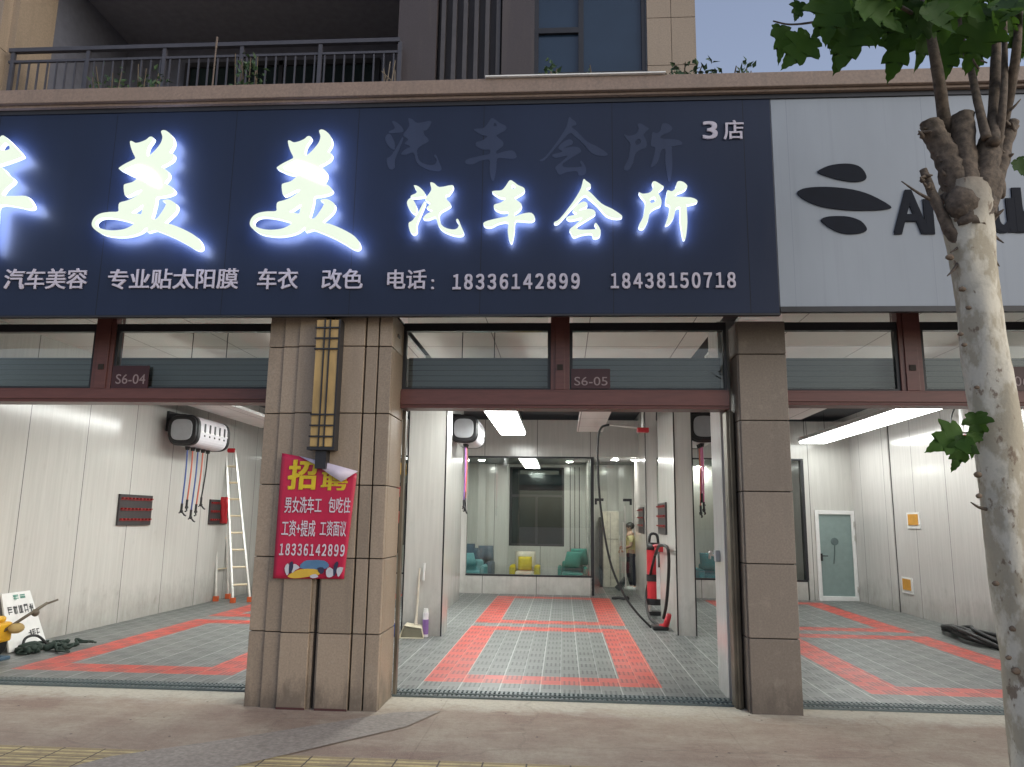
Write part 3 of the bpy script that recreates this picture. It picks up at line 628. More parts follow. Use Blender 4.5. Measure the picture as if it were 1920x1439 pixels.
# ------------------------------------------------------------------ shop sign
SG = thing('shop_sign', 'wide black shop sign with glowing white brush lettering and phone numbers', 'sign', (-3, 6.85, 3.52))
b = MB(); b.box(-9.5, 1.928, 6.75, 6.80, 3.50, 5.575); b.build('panel', M_signdark, SG, bevel=.004)
b = MB(); b.box(-9.5, 9, 6.74, 6.95, 5.577, 5.622); b.box(-9.5, 1.93, 6.746, 6.803, 3.482, 3.499); b.build('trim', M_darkmetal, SG)
MEI = [[(535,258),(555,255),(590,272),(640,262),(690,240),(720,215),(745,213),(758,228),(745,258),(715,300),(700,345),(703,398),(740,375),(790,325),(830,270),(845,215),(832,165),(850,150),(880,155),(915,180),(940,210),(955,250),(950,300),(915,362),(950,378),(955,405),(935,440),(880,475),(835,500),(870,520),(905,560),(905,600),(868,652),(890,668),(930,690),(962,730),(945,755),(900,772),(840,785),(790,792),(780,850),(760,930),(745,990),(775,1000),(800,985),(840,930),(875,870),(875,845),(845,828),(870,815),(910,815),(950,835),(980,862),(985,895),(965,940),(920,985),(870,1035),(930,1050),(1020,1085),(1110,1130),(1170,1170),(1210,1215),(1225,1255),(1222,1285),(1195,1300),(1150,1288),(1080,1245),(980,1190),(880,1145),(790,1110),(765,1108),(700,1125),(705,1095),(690,1085),(640,1125),(560,1155),(460,1170),(360,1165),(270,1145),(205,1105),(172,1065),(175,1020),(205,975),(260,945),(340,932),(420,928),(425,890),(435,845),(500,825),(560,800),(620,760),(650,725),(600,735),(545,765),(500,782),(482,760),(475,680),(500,662),(560,645),(605,610),(635,575),(600,580),(540,572),(480,548),(427,520),(450,495),(500,465),(560,435),(585,415),(560,360),(540,300)],
       [(205,1045),(225,1010),(275,988),(350,988),(430,1000),(510,1020),(570,1042),(530,1075),(470,1098),(380,1108),(300,1102),(235,1080)],
       [(552,938),(600,905),(660,865),(650,910),(640,952),(600,945)]]
BAND2 = [[(470,490),(560,430),(610,420),(700,445),(800,490),(870,525),(902,565),(902,600),(868,650),(800,628),(700,588),(600,545),(520,510)]]
BAND1 = [[(1120,490),(1170,452),(1240,430),(1290,437),(1370,475),(1420,530),(1447,590),(1440,628),(1400,632),(1330,600),(1275,565),(1200,540)]]
QI = [[(200,392),(225,398),(252,425),(255,442),(235,448),(190,450),(188,440),(215,425)], [(168,470),(185,452),(200,465),(215,500),(212,530),(190,520),(172,495)],
      [(250,470),(255,480),(235,530),(215,580),(215,615),(200,628),(182,615),(175,575),(195,560),(225,515)],
      [(280,378),(300,382),(325,400),(385,390),(390,405),(370,435),(355,440),(360,460),(375,475),(378,490),(355,505),(330,520),(322,540),(330,575),(350,595),(385,605),(410,600),(418,580),(405,560),(415,555),(430,590),(442,622),(425,635),(385,630),(340,610),(318,585),(305,545),(270,555),(245,552),(262,530),(290,515),(262,500),(280,480),(255,460),(275,430),(285,410)]]
CHE = [[(665,367),(685,375),(705,390),(735,405),(732,425),(700,445),(690,455),(720,480),(720,500),(700,520),(690,525),(690,540),(730,528),(770,525),(787,550),(770,565),(720,562),(692,565),(688,610),(680,655),(672,672),(660,650),(655,610),(655,570),(610,575),(575,592),(545,590),(537,575),(560,562),(620,548),(655,540),(655,520),(625,520),(592,505),(590,485),(620,475),(645,455),(615,448),(580,425),(590,418),(625,415),(645,395)], [(678,390),(688,395),(690,405),(675,405)]]
HUI = [[(1022,362),(1035,370),(1055,385),(1055,400),(1035,410),(1060,430),(1110,480),(1160,505),(1205,535),(1205,548),(1170,550),(1130,535),(1090,490),(1050,455),(1025,440),(985,480),(940,530),(905,570),(885,578),(880,570),(905,555),(950,500),(985,450),(1010,405)],
       [(985,490),(1020,470),(1040,478),(1035,495),(1000,512),(1040,505),(1070,510),(1080,530),(1050,550),(1010,575),(990,590),(1000,605),(1060,605),(1085,600),(1075,580),(1085,575),(1105,610),(1098,640),(1070,645),(1060,625),(1010,630),(975,642),(960,620),(955,605),(985,580),(1015,550),(985,555),(955,560),(940,545),(990,530),(970,515)]]
SUO = [[(1290,425),(1310,432),(1345,425),(1360,400),(1355,378),(1370,372),(1400,390),(1410,400),(1385,425),(1395,450),(1400,470),(1395,490),(1370,500),(1345,520),(1335,560),(1315,598),(1295,600),(1290,585),(1310,545),(1318,500),(1320,470),(1300,445)], [(1345,458),(1365,448),(1372,465),(1350,477)],
       [(1470,390),(1480,372),(1505,375),(1525,395),(1510,415),(1475,430),(1470,445),(1540,450),(1570,462),(1570,475),(1530,485),(1522,490),(1525,570),(1518,640),(1510,655),(1502,640),(1490,560),(1490,500),(1470,505),(1460,545),(1440,575),(1420,585),(1422,570),(1435,530),(1440,490),(1420,480),(1425,430),(1430,415),(1450,420),(1468,405)]]
BIGCHE = [[(50,195),(100,215),(170,285),(235,360),(225,385),(120,425),(0,465),(40,470),(80,500),(110,540),(160,580),(150,615),(90,665),(60,725),(150,732),(270,732),(310,765),(338,820),(325,845),(280,848),(180,825),(25,818),(5,960),(-20,1130),(-60,1230),(-100,1130),(-110,960),(-120,830),(-330,880),(-480,930),(-510,890),(-350,800),(-120,745),(-115,690),(-250,680),(-290,590),(-180,560),(-60,480),(-180,480),(-330,420),(-280,390),(-120,400),(-30,300)], [(50,325),(55,285),(85,258),(115,275),(122,315)]]
def lit_letter(polys, sc, ox, oy, depth=.05, gap=.08):
    q = px_polys(polys, sc, ox, oy, 6.68)
    v, f = poly_raw(q, depth, 3)
    yb = 6.75-gap
    mb = MB(); mb.raw([(p.x, yb-depth/2-p.z, p.y) for p in v], f)
    o = mb.build('letter', [M_face, M_edge, M_halo], SG)
    ymin = min(vv.co.y for vv in o.data.vertices)
    ymax = max(vv.co.y for vv in o.data.vertices)
    for pl in o.data.polygons:
        ys = [o.data.vertices[i].co.y for i in pl.vertices]
        pl.material_index = 0 if max(ys) < ymin+.002 else (2 if min(ys) > ymax-.002 else 1)
    return o
l1 = lit_letter(MEI, 5.139, 146, 221); l2 = lit_letter(MEI, 5.139, 440, 220)
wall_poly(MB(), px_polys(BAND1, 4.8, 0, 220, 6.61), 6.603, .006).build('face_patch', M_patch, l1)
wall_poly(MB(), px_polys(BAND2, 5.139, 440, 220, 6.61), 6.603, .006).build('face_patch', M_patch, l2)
lit_letter(BIGCHE, 4.8, 0, 220)
for P in (QI, CHE, HUI, SUO): lit_letter(P, 2.5946, 700, 200, .05, .055)
gh = MB()  # lens ghost of the four lit letters, painted as thin shapes on the panel
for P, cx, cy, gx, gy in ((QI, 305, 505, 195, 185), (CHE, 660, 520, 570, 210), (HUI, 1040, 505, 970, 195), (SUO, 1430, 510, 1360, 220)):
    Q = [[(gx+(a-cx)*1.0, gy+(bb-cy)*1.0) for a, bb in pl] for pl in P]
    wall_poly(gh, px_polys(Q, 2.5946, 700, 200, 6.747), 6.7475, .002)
gh.build('letter_lens_ghost', M_ghost, SG)
def wide(t): return "".join(chr(ord(ch)+0xFEE0) if ch.isdigit() else ch for ch in t)     # upright digits with a flagged 1
def sign_line(body, x0, x1, y0, y1, bold=.018, Y=6.735, mat=M_lettergrey, par=SG, depth=.012, ym=None):
    a = atY(x0, y1, Y); b = atY(x1, y0, Y)
    mb = MB(); dg = body.isdigit() and len(body) > 1; fit_text(mb, wide(body) if dg else body, a.x, b.x, a.z, b.z, Y, depth, .036 if dg else bold, 0, .66 if dg else 1.0); return mb.build('lettering', mat, par)
for body, x0, x1, y0, y1 in (("汽车美容", 5, 165, 503, 543), ("专业贴太阳膜", 200, 448, 503, 543), ("车衣", 481, 560, 503, 543), ("改色", 602, 681, 504, 543), ("电话", 725, 800, 505, 543), ("：", 808, 814, 524, 543), ("18336142899", 848, 1087, 512, 544), ("18438150718", 1145, 1379, 510, 542), ("3", 1318, 1345, 227, 261), ("店", 1357, 1394, 225, 262)):
    sign_line(body, x0, x1, y0, y1)
# neighbouring white sign
NS = thing('neighbour_sign', 'unlit white shop sign with black three blade emblem behind the tree', 'sign', (5, 6.85, 3.55))
b = MB(); b.box(1.932, 9, 6.755, 6.80, 3.56, 5.575); b.build('panel', M_signwhite, NS, bevel=.004)
b = MB(); b.box(1.932, 9, 6.745, 6.803, 3.51, 3.558); b.build('trim', M_darkmetal, NS)
L = [[[(418,512),(440,490),(500,468),(580,460),(640,468),(680,492),(703,535),(690,558),(640,567),(570,560),(490,540)]], [[(297,632),(330,608),(400,598),(500,598),(620,612),(730,645),(845,710),(820,728),(720,735),(580,732),(440,712),(340,672)]], [[(437,795),(460,775),(520,768),(600,772),(670,797),(705,840),(690,862),(630,873),(560,868),(490,838)]]]
e = MB()
for P in L: wall_poly(e, px_polys(P, 3.129, 1400, 160, 6.745), 6.743, .012)
e.build('emblem', M_logo, NS)
for ch, x0, x1, y0, y1 in (("A", 1677, 1736, 354, 441), ("n", 1736, 1782, 370, 441), ("o", 1788, 1842, 370, 440), ("u", 1862, 1900, 370, 439), ("k", 1905, 1955, 350, 438)):
    sign_line(ch, x0, x1, y0, y1, .03, 6.743, M_logo, NS)
# unit number plates
M_plate = paint('maroon_plate', (0.05, 0.014, 0.018), .4); M_pl = paint('plate_letters', (0.30, 0.23, 0.24), .5)
for body, x0, x1, y0, y1, tx0, tx1, ty0, ty1, lab in (("S6-04", 207, 280, 686, 728, 216, 273, 702, 720, 'maroon number plate reading S6-04 on the left transom window'),
        ("S6-05", 1071, 1144, 692, 729, 1077, 1139, 707, 723, 'maroon number plate reading S6-05 on the middle transom window'),
        ("S6-06", 1858, 1935, 688, 733, 1866, 1929, 706, 724, 'maroon number plate half hidden behind the tree trunk')):
    a = atY(x0, y1, 7.385); b_ = atY(x1, y0, 7.385); t = thing('number_plate', lab, 'number plate', ((a.x+b_.x)/2, 7.39, a.z), 'unit number plates above the shop doors')
    m_ = MB(); m_.box(a.x, b_.x, 7.385, 7.397, a.z, b_.z); pl = m_.build('plate', M_plate, t)
    c0 = atY(tx0, ty1, 7.38); c1 = atY(tx1, ty0, 7.38); m_ = MB(); fit_text(m_, body, c0.x, c1.x, c0.z, c1.z, 7.381, .003, .0); m_.build('lettering', M_pl, t)
# ------------------------------------------------------------------ wall lamp and poster on the pillar
WL = thing('wall_lamp', 'tall unlit amber wall lamp with black bars on the big pillar', 'wall lamp', (-2.17, 6.89, 2.2))
lx0, lx1 = -2.285, -2.075
M_amber = paint('amber_onyx', (0.42, 0.28, 0.11), .3, var=.28, scale=5, stretch=(1, 1, .5))
MB().box(lx0, lx1, 6.765, 6.86, 2.275, 3.455).build('lamp_shade', M_amber, WL, bevel=.004)
f = MB(); f.box(lx1+.001, lx1+.014, 6.758, 6.895, 2.25, 3.46); f.box(lx0+.03, lx1+.01, 6.861, 6.898, 2.25, 3.46)
for x in (lx0+.075, lx0+.125): f.box(x, x+.012, 6.752, 6.764, 2.27, 3.455)
for z in (2.36, 2.46, 2.56, 3.17, 3.27, 3.37): f.box(lx0-.008, lx1+.001, 6.748, 6.764, z, z+.014); f.box(lx0-.008, lx0-.001, 6.765, 6.86, z, z+.014)
f.box(lx0-.02, lx1+.02, 6.75, 6.87, 2.245, 2.272); f.box(lx0+.05, lx0+.15, 6.79, 6.90, 2.08, 2.243); f.build('frame', M_darkmetal, WL)
# poster
PO = thing('recruitment_poster', 'crimson recruitment poster with curled corner taped to the big pillar', 'poster', (-2.2, 6.885, 1.1))
M_post = paint('crimson_vinyl', (0.47, 0.014, 0.06), .3, var=.08, scale=4); M_postw = paint('poster_back', (0.58, 0.52, 0.64), .5, var=.08)
M_py = paint('poster_yellow', (0.62, 0.46, 0.02), .4); M_pw = paint('poster_white_print', (0.60, 0.55, 0.62), .4)
Yp = 6.884
def pp(px, py, y=Yp): q = atY(px, py, y); return Vector((q.x, y, q.z))
TL, FO, TRc, BR, BL = pp(529, 850), pp(566, 857), pp(670, 889), pp(645, 1086), pp(512, 1085)
v = []; f = []; NX, NZ = 18, 22
def wave(u, w): return -.006*math.sin(u*7+w*3)*.5 - .008*(u**3)*(w)
top = lambda u: (TL+(FO-TL)*(u/.25)) if u < .25 else (FO + (TRc-FO)*((u-.25)/.75))
for j in range(NZ+1):
    w = j/NZ
    for i in range(NX+1):
        u = i/NX; b0 = BL+(BR-BL)*u; t0 = top(u); p = b0+(t0-b0)*w; p.y += wave(u, w) - .003; v.append(p)
for j in range(NZ):
    for i in range(NX): n = j*(NX+1)+i; f.append((n, n+1, n+NX+2, n+NX+1))
o = MB().raw(v, f).build('sheet', M_post, PO, smooth=True); o.modifiers.new('t', 'SOLIDIFY').thickness = .0015
k = MB(); pts = [pp(560, 855, 6.868), pp(592, 863, 6.845), pp(632, 873, 6.835), pp(671, 884, 6.855), pp(640, 904, 6.825), pp(618, 890, 6.82), pp(594, 873, 6.835)]
k.raw(pts, [(0, 1, 6), (1, 2, 5, 6), (2, 3, 4, 5)]); o = k.build('folded_corner', M_postw, PO, smooth=True); o.modifiers.new('t', 'SOLIDIFY').thickness = .0015
def poster_line(body, x0, x1, y0, y1, mat, bold, skew, dy=0):
    Y = 6.872; a = atY(x0, y1, Y); b = atY(x1, y0, Y); c = atY(x0+skew, y0, Y); mb = MB()
    dg = body.isdigit(); fit_text(mb, wide(body) if dg else body, a.x, b.x-(c.x-a.x), a.z, b.z, Y, .002, .03 if dg else bold, c.x-a.x, .66 if dg else 1.0); mb.build('lettering', mat, PO)
poster_line("招", 537, 597, 862, 919, M_py, .035, 6); poster_line("聘", 600, 654, 884, 920, M_py, .03, 4)
poster_line("男女洗车工", 533, 604, 932, 962, M_pw, .012, 2); poster_line("包吃住", 615, 658, 933, 962, M_pw, .012, 2)
poster_line("工资+提成", 527, 592, 976, 1006, M_pw, .012, 2); poster_line("工资面议", 599, 650, 977, 1006, M_pw, .012, 2)
poster_line("18336142899", 523, 647, 1021, 1042, M_pw, .012, 2)
def pblob(polys, mat, y):
    for pl in polys: wall_poly(MB(), px_polys([pl], 5.535, 510, 840, y), y, .002, 2).build('printed_picture', mat, PO)
pblob([[(285,1245),(330,1180),(400,1165),(540,1170),(590,1215),(560,1255),(420,1265)]], paint('print_blue', (0.08, 0.18, 0.32), .4), 6.871)
pblob([[(160,1335),(220,1290),(300,1260),(430,1258),(520,1285),(480,1320),(330,1345),(230,1355)]], paint('print_yellow', (0.62, 0.40, 0.05), .4), 6.868)
pblob([[(130,1250),(160,1200),(180,1230),(170,1310),(150,1320)], [(215,1215),(250,1210),(285,1245),(240,1270),(205,1300)], [(560,1275),(600,1240),(650,1290),(620,1340),(570,1340)], [(670,1250),(740,1245),(700,1330),(680,1330)], [(390, 1330), (450, 1310), (480, 1340), (420, 1355)]], paint('print_white', (0.5, 0.5, 0.55), .4), 6.8665)
pblob([[(180,1200),(215,1180),(220,1240),(200,1290),(175,1300)], [(640,1230),(670,1180),(690,1200),(670,1270),(650,1330),(635,1320)], [(470,1250),(530,1240),(540,1290),(500,1310)]], paint('print_dark', (0.03, 0.03, 0.07), .4), 6.865)
# small alarm box at the top of the pillar
a = atY(742, 628, 7.15); t = thing('security_sensor', 'small white and black sensor box at the top right of the big pillar', 'sensor', (a.x, 7.15, a.z))
MB().box(a.x-.02, a.x+.025, 7.13, 7.2, a.z, a.z+.11).build('housing', M_whitep, t, bevel=.006); MB().box(a.x-.03, a.x+.035, 7.12, 7.2, a.z-.03, a.z-.001).build('lens', M_black, t)
# ------------------------------------------------------------------ hose reels
def make_reel():
    """drum along +Y, wall on its -X side, hung at the origin (drum centre)"""
    t = thing('hose_reel_box', 'x', 'hose reel', (0, 0, 0), 'drum shaped hose reel boxes in the hall')
    L, rr = .52, .26
    def ring(rx, rz, n=28): return [(rx*math.copysign(abs(math.cos(2*math.pi*k/n))**.62, math.cos(2*math.pi*k/n)), rz*math.copysign(abs(math.sin(2*math.pi*k/n))**.62, math.sin(2*math.pi*k/n))) for k in range(n)]
    MB().prism(ring(rr, rr), -L, L).build('drum', M_white, t, smooth=False, bevel=.01)
    for s in (-1, 1):
        c = MB(); c.prism(ring(rr*1.02, rr*1.02), s*L, s*(L+.10)); c.prism(ring(rr*.95, rr*.95), s*(L+.10), s*(L+.15))
        cp = c.build('end_cap', M_black, t, bevel=.02)
        MB().prism(ring(rr*.70, rr*.68), s*(L+.15), s*(L+.17)).build('cap_plate', M_grey, cp, bevel=.006)
    c = MB()
    for k in range(5):
        y = -L+.14+k*.19
        c.box(rr+.001, rr+.008, y-.024, y+.024, -.02, .13); c.box(rr+.001, rr+.008, y-.02, y+.02, -.09, -.06)
    c.build('vent', M_black, t)
    c = MB(); c.box(rr+.001, rr+.006, -L, L, .028-.05, .034-.04); c.build('trim', M_whitep, t)
    c = MB(); c.box(-.42, -.1, -.4, -.34, .15, .3); c.box(-.42, -.1, .34, .4, .15, .3); c.box(-.42, -.38, -.42, .42, .0, .35); c.build('bracket', M_darkmetal, t)
    return t
def hose(t, xs, mats, drop, y0s, gun=True, spread=0.0):
    for i, (y, mt) in enumerate(zip(y0s, mats)):
        n = MB(); n.cyl((xs, y, -.26), (xs, y, -.32), .045, .03, 10); n.build('hose_outlet', M_black, t)
        ye = y - spread*(i+1); ze = -drop[i]
        h = MB(); h.tube([(xs, y, -.3), (xs+.01, y+(ye-y)*.4, -.3+(ze+.3)*.45), (xs, ye, ze)], .013, 7, 6); ho = h.build('hose', mt, t, smooth=True)
        if gun:
            gg = MB(); gg.tube([(xs, ye, ze), (xs, ye-.005, ze-.12)], .020, 7); gg.ball((xs, ye, ze-.13), .030); gg.tube([(xs, ye-.01, ze-.12), (xs+.03, ye+.05*(-1)**i, ze-.19), (xs+.03, ye+.10*(-1)**i, ze-.20)], .014, 6); gg.tube([(xs, ye, ze-.12), (xs-.02, ye-.04*(-1)**i, ze-.16)], .011, 6)
            gg.build('spray_gun', M_black, ho)
def place(t, loc, rz, label): t.location = loc; t.rotation_euler = (0, 0, rz); t['label'] = label
reel = make_reel()
r2 = copy_tree(reel); r3 = copy_tree(reel)
hose(reel, 0, [M_blueh, M_redh, M_blueh, M_redh, M_rubber], [1.22, 1.15, 1.32, 1.22, 1.1], [-.42, -.23, -.04, .15, .34], spread=.02)
place(reel, (-6.38, 13.05, 3.06), 0, 'white hose reel box on the left wall with five hoses hanging')
hose(r2, 0, [M_purple, M_pink, M_redh], [1.3, 1.15, 1.35], [-.40, -.30, -.2])
place(r2, (-1.83, 14.62, 3.30), 0, 'white hose reel box half hidden behind the left interior column')
hose(r3, 0, [M_pink, M_pink, M_redh], [1.25, 1.1, 1.3], [-.40, -.25, -.1])
place(r3, (2.36, 13.6, 3.24), 0, 'hose reel box with pink hoses behind the right interior column')
# ------------------------------------------------------------------ tool boards
def board(label, X, y0, y1, z0, z1, side):
    t = thing('tool_board', label, 'tool board', (X, (y0+y1)/2, z0), 'dark tool boards with red hooks on the walls')
    MB().box(X, X+side*.03, y0, y1, z0, z1).build('board', paint('board_charcoal', (0.045, 0.04, 0.042), .45) if 'board_charcoal' not in bpy.data.materials else bpy.data.materials['board_charcoal'], t, bevel=.004)
    h = MB()
    for z in (z1-.06, z1-.22, z1-.38):
        n = 9
        for k in range(n):
            y = y0+.06+(y1-y0-.12)*k/(n-1); h.box(X+side*.03, X+side*.065, y-.02, y+.02, z-.012, z+.012)
        h.box(X+side*.031, X+side*.036, y0+.03, y1-.03, z-.028, z-.018)
    h.build('hook_row', paint('hook_red', (0.28, 0.02, 0.02), .4) if 'hook_red' not in bpy.data.materials else bpy.data.materials['hook_red'], t)
board('dark tool board on the left wall nearest the street', -6.798, 11.43, 12.38, 1.48, 1.955, 1)
board('dark tool board on the left wall beside the ladder', -6.798, 14.5, 15.3, 1.48, 1.955, 1)
board('dark tool board with red hooks on the right interior column', 1.688, 12.78, 13.75, 1.45, 1.97, -1)
board('dark tool board with red hooks on the far partition wall', 1.718, 16.6, 17.6, 1.40, 1.96, -1)
# ------------------------------------------------------------------ step ladder
LD = thing('step_ladder', 'tall aluminium step ladder with cream rungs and orange feet', 'ladder', (-6.25, 15.0, 0))
M_rung = paint('cream_rung', (0.62, 0.53, 0.36), .4)
def lad(name, bl, br, tl, tr, steps, hw):
    bl, br, tl, tr = (Vector(p) for p in (bl, br, tl, tr)); s_ = MB(); f = None
    for p, q in ((bl, tl), (br, tr)): s_.tube([p+Vector((0, 0, .06)), q], .024, 4)
    f = s_.build(name, M_alu, LD)
    for k in range(1, steps+1):
        u = k/(steps+1); MB().tube([bl+(tl-bl)*u, br+(tr-br)*u], hw, 6).build('rung', M_rung, f)
    for p in (bl, br): MB().box(p.x-.045, p.x+.045, p.y-.04, p.y+.04, .012, .11).build('foot', M_orange, f, bevel=.006)
la, lb_ = atZ(436, 1131, .012), atZ(468, 1129, .012); lt, lu = atY(424, 845, 15.15), atY(441, 845, 15.2)
lad('front_frame', la, lb_, lt, lu, 8, .022)
lad('rear_frame', (-6.72, 14.95, .012), (-6.70, 15.45, .012), atY(408, 842, 15.25), atY(420, 842, 15.3), 4, .014)
k_ = MB(); k_.tube([lt, lu], .045, 8); k_.build('top_cap', M_redp, LD); k_ = MB(); k_.tube([atY(407, 841, 15.25), atY(421, 841, 15.3)], .045, 8); k_.build('top_cap', M_redp, LD)
rg0 = atY(421, 960, 14.85)
t = thing('red_rag', 'red cloth hanging beside the step ladder', 'cloth', (rg0.x, 14.85, 1.5))
r = MB()
pts = []
for j in range(7):
    for i in range(5): pts.append((rg0.x-.06+.035*i+.01*math.sin(j*2), 14.80+.02*math.sin(i*2+j), 1.50+.085*j+.01*math.sin(i*3)))
r.raw(pts, [(j*5+i, j*5+i+1, (j+1)*5+i+1, (j+1)*5+i) for j in range(6) for i in range(4)]); o = r.build('cloth', M_redp, t, smooth=True); o.modifiers.new('t', 'SOLIDIFY').thickness = .012
# ------------------------------------------------------------------ things at the left edge
SB = thing('leaning_board', 'white notice board leaning on the left wall by the yellow machine', 'notice board', (-6.55, 9.45, 0))
def lean(y, w): return Vector((-6.52-.24*w, y, .02+.66*w))
b = MB(); a0, a1, a2, a3 = lean(9.05, 0), lean(9.72, 0), lean(9.62, 1), lean(9.12, 1); off = Vector((-.02, 0, -.006))
b.raw([a0, a1, a2, a3, a0+off, a1+off, a2+off, a3+off], [(0, 1, 2, 3), (7, 6, 5, 4), (0, 4, 5, 1), (1, 5, 6, 2), (2, 6, 7, 3), (3, 7, 4, 0)]); b.build('board', M_whitep, SB)
def marks(name, w0, w1, y0, y1, n, mat, seed):
    rr = random.Random(seed); k = MB()
    for i in range(n):
        yc = y0+(y1-y0)*(i+.5)/n; hw = (y1-y0)/n*.38
        for q in range(5):
            if rr.random() < .55: yy0, yy1, wa = yc-hw, yc+hw, rr.uniform(w0, w1); wb = wa+.018
            else: yy0 = yc+rr.uniform(-hw, hw*.7); yy1 = yy0+.012; wa, wb = w0, w1
            e = [lean(yy0, wa), lean(yy1, wa), lean(yy1, wb), lean(yy0, wb)]; e = [p+Vector((.004, 0, .0015)) for p in e]; k.quad(*e)
    k.build(name, mat, SB)
M_ink = paint('dark_ink', (0.05, 0.055, 0.06), .6); M_inkg = paint('green_ink', (0.12, 0.3, 0.24), .6)
marks('printed_characters', .62, .76, 9.15, 9.62, 5, M_ink, 3); marks('printed_characters', .20, .30, 9.42, 9.64, 3, M_ink, 5); marks('printed_emblem', .86, .94, 9.28, 9.52, 2, M_inkg, 8)
YM = thing('pressure_washer', 'yellow wheeled machine with a grey lance at the left edge', 'pressure washer', (-6.45, 8.75, 0))
b = MB(); b.box(-6.7, -6.40, 8.55, 8.9, .18, .40); b.box(-6.66, -6.44, 8.6, 8.84, .40, .47); b.build('body', M_yellowp, YM, bevel=.03)
b = MB(); b.tube([(-6.68, 8.6, .3), (-6.70, 8.62, .95), (-6.5, 8.62, 1.0), (-6.44, 8.62, .45)], .035, 8); b.build('handle', M_darkmetal, YM, smooth=True)
for s in (8.56, 8.9): MB().cyl((-6.62, s, .14), (-6.55, s, .14), .13, .13, 16).build('wheel', M_black, YM)
b = MB(); b.tube([(-6.42, 8.75, .30), (-6.26, 8.9, .46), (-6.12, 9.05, .60)], .018, 7); b.tube([(-6.14, 9.03, .58), (-6.04, 9.12, .63)], .012, 6); b.ball((-6.21, 8.98, .49), .045); b.build('lance', M_pipe, YM, smooth=True)
b = MB(); b.ball((-6.33, 8.85, .33), .10, 12, 8, .8, 1.0, .6); b.build('sponge', paint('tan_sponge', (0.42, 0.30, 0.12), .9, bmp=.3), YM, smooth=True)
b = MB(); b.box(-6.72, -6.26, 8.50, 8.72, .013, .05); b.build('base_tray', M_blueg, YM, bevel=.01); b = MB(); b.box(-6.6, -6.20, 8.40, 8.46, .013, .04); b.build('front_bar', M_whitep, YM)
t = thing('wet_rag_pile', 'dark green heap of hose and wet rags on the floor by the left wall', 'rag pile', (-6.25, 9.35, 0))
h = MB(); rr = random.Random(4)
for k in range(16):
    c0 = Vector((-6.25+rr.uniform(-.2, .3), 9.4+rr.uniform(-.3, .35), .03)); pts = [c0]
    for q in range(5): pts.append(pts[-1]+Vector((rr.uniform(-.13, .13), rr.uniform(-.13, .13), 0))); pts[-1].z = .03+rr.uniform(0, .12)*math.exp(-((pts[-1]-Vector((-6.2, 9.4, 0))).length*2.5)**2)
    h.tube(pts, rr.choice([.012, .02, .035]), 6, 4)
h.build('rags', paint('dark_green_cloth', (0.018, 0.034, 0.026), .7, bmp=.2), t, smooth=True)
h = MB(); h.tube([(-6.4, 9.1, .03), (-6.45, 9.2, .16), (-6.4, 9.35, .17), (-6.3, 9.45, .03)], .016, 7, 5); h.build('hose_loop', M_rubber, t, smooth=True)
# ------------------------------------------------------------------ equipment rack seen between pillar and column
EQ = thing('equipment_rack', 'tall black rack with red knobs and coiled cables between the pillar and column', 'rack', (-4.0, 17.3, 0))
def eq(px, py, Y=17.3): return atY(px, py, Y)
a, bq = eq(716, 1085), eq(757, 905); MB().box(a.x, bq.x, 17.3, 17.6, 1.05, bq.z).build('cabinet', M_black, EQ, bevel=.01)
a, bq = eq(735, 905), eq(758, 868); MB().box(a.x, bq.x, 17.28, 17.6, bq.z-.27, bq.z).build('top_sign', M_yellowp, EQ)
for py in (922, 970):
    c = eq(742, py, 17.25); k = MB(); k.cyl((c.x, 17.30, c.z), (c.x, 17.2, c.z), .15, .12, 16); k.build('red_knob', M_redp, EQ)
k = MB()
for i in range(6):
    c = eq(733-i, 1025, 17.2); k.tube([(c.x+.1, 17.22, c.z+.45), (c.x+.18, 17.2, c.z), (c.x, 17.2-.01*i, c.z-.3), (c.x-.15, 17.2, c.z), (c.x-.05, 17.22, c.z+.42)], .02, 6, 6)
k.build('coiled_cable', M_rubber, EQ, smooth=True)
c = eq(738, 1080)
for x in (c.x-.5, c.x+.4): MB().box(x, x+.06, 17.35, 17.55, .012, 1.049).build('leg', M_whitep, EQ)
# ------------------------------------------------------------------ cleaning tools by the left column
DP = thing('dustpan', 'cream long handled dustpan standing against the left interior column', 'dustpan', (-2.08, 11.08, 0))
b = MB(); b.raw([(-2.27, 10.92, .014), (-1.92, 10.92, .014), (-1.95, 11.16, .014), (-2.22, 11.16, .014), (-2.22, 11.02, .17), (-1.97, 11.02, .14), (-1.98, 11.15, .17), (-2.2, 11.15, .20)], [(0, 3, 2, 1), (4, 5, 6, 7), (0, 4, 7, 3), (1, 2, 6, 5), (3, 7, 6, 2)]); o = b.build('pan', paint('cream_plastic', (0.55, 0.50, 0.38), .5), DP); o.modifiers.new('t', 'SOLIDIFY').thickness = .006
b = MB(); b.raw([(-2.26, 10.99, .016), (-1.93, 10.99, .016), (-1.98, 11.01, .13), (-2.21, 11.01, .155)], [(0, 1, 2, 3)]); b.build('pan_opening', paint('grey_bristle', (0.16, 0.15, 0.11), .9), DP)
b = MB(); b.tube([(-2.07, 11.12, .16), (-2.065, 11.14, .30), (-2.05, 11.17, .95)], [.03, .016, .011], 8); b.build('handle', M_cream, DP); b = MB(); b.tube([(-1.99, 11.165, .78), (-1.98, 11.17, 1.02)], .018, 8); b.build('grip', M_whitep, DP)
SC = thing('spray_bottle', 'slim white and purple canister on the floor beside the dustpan', 'canister', (-1.93, 11.12, .012))
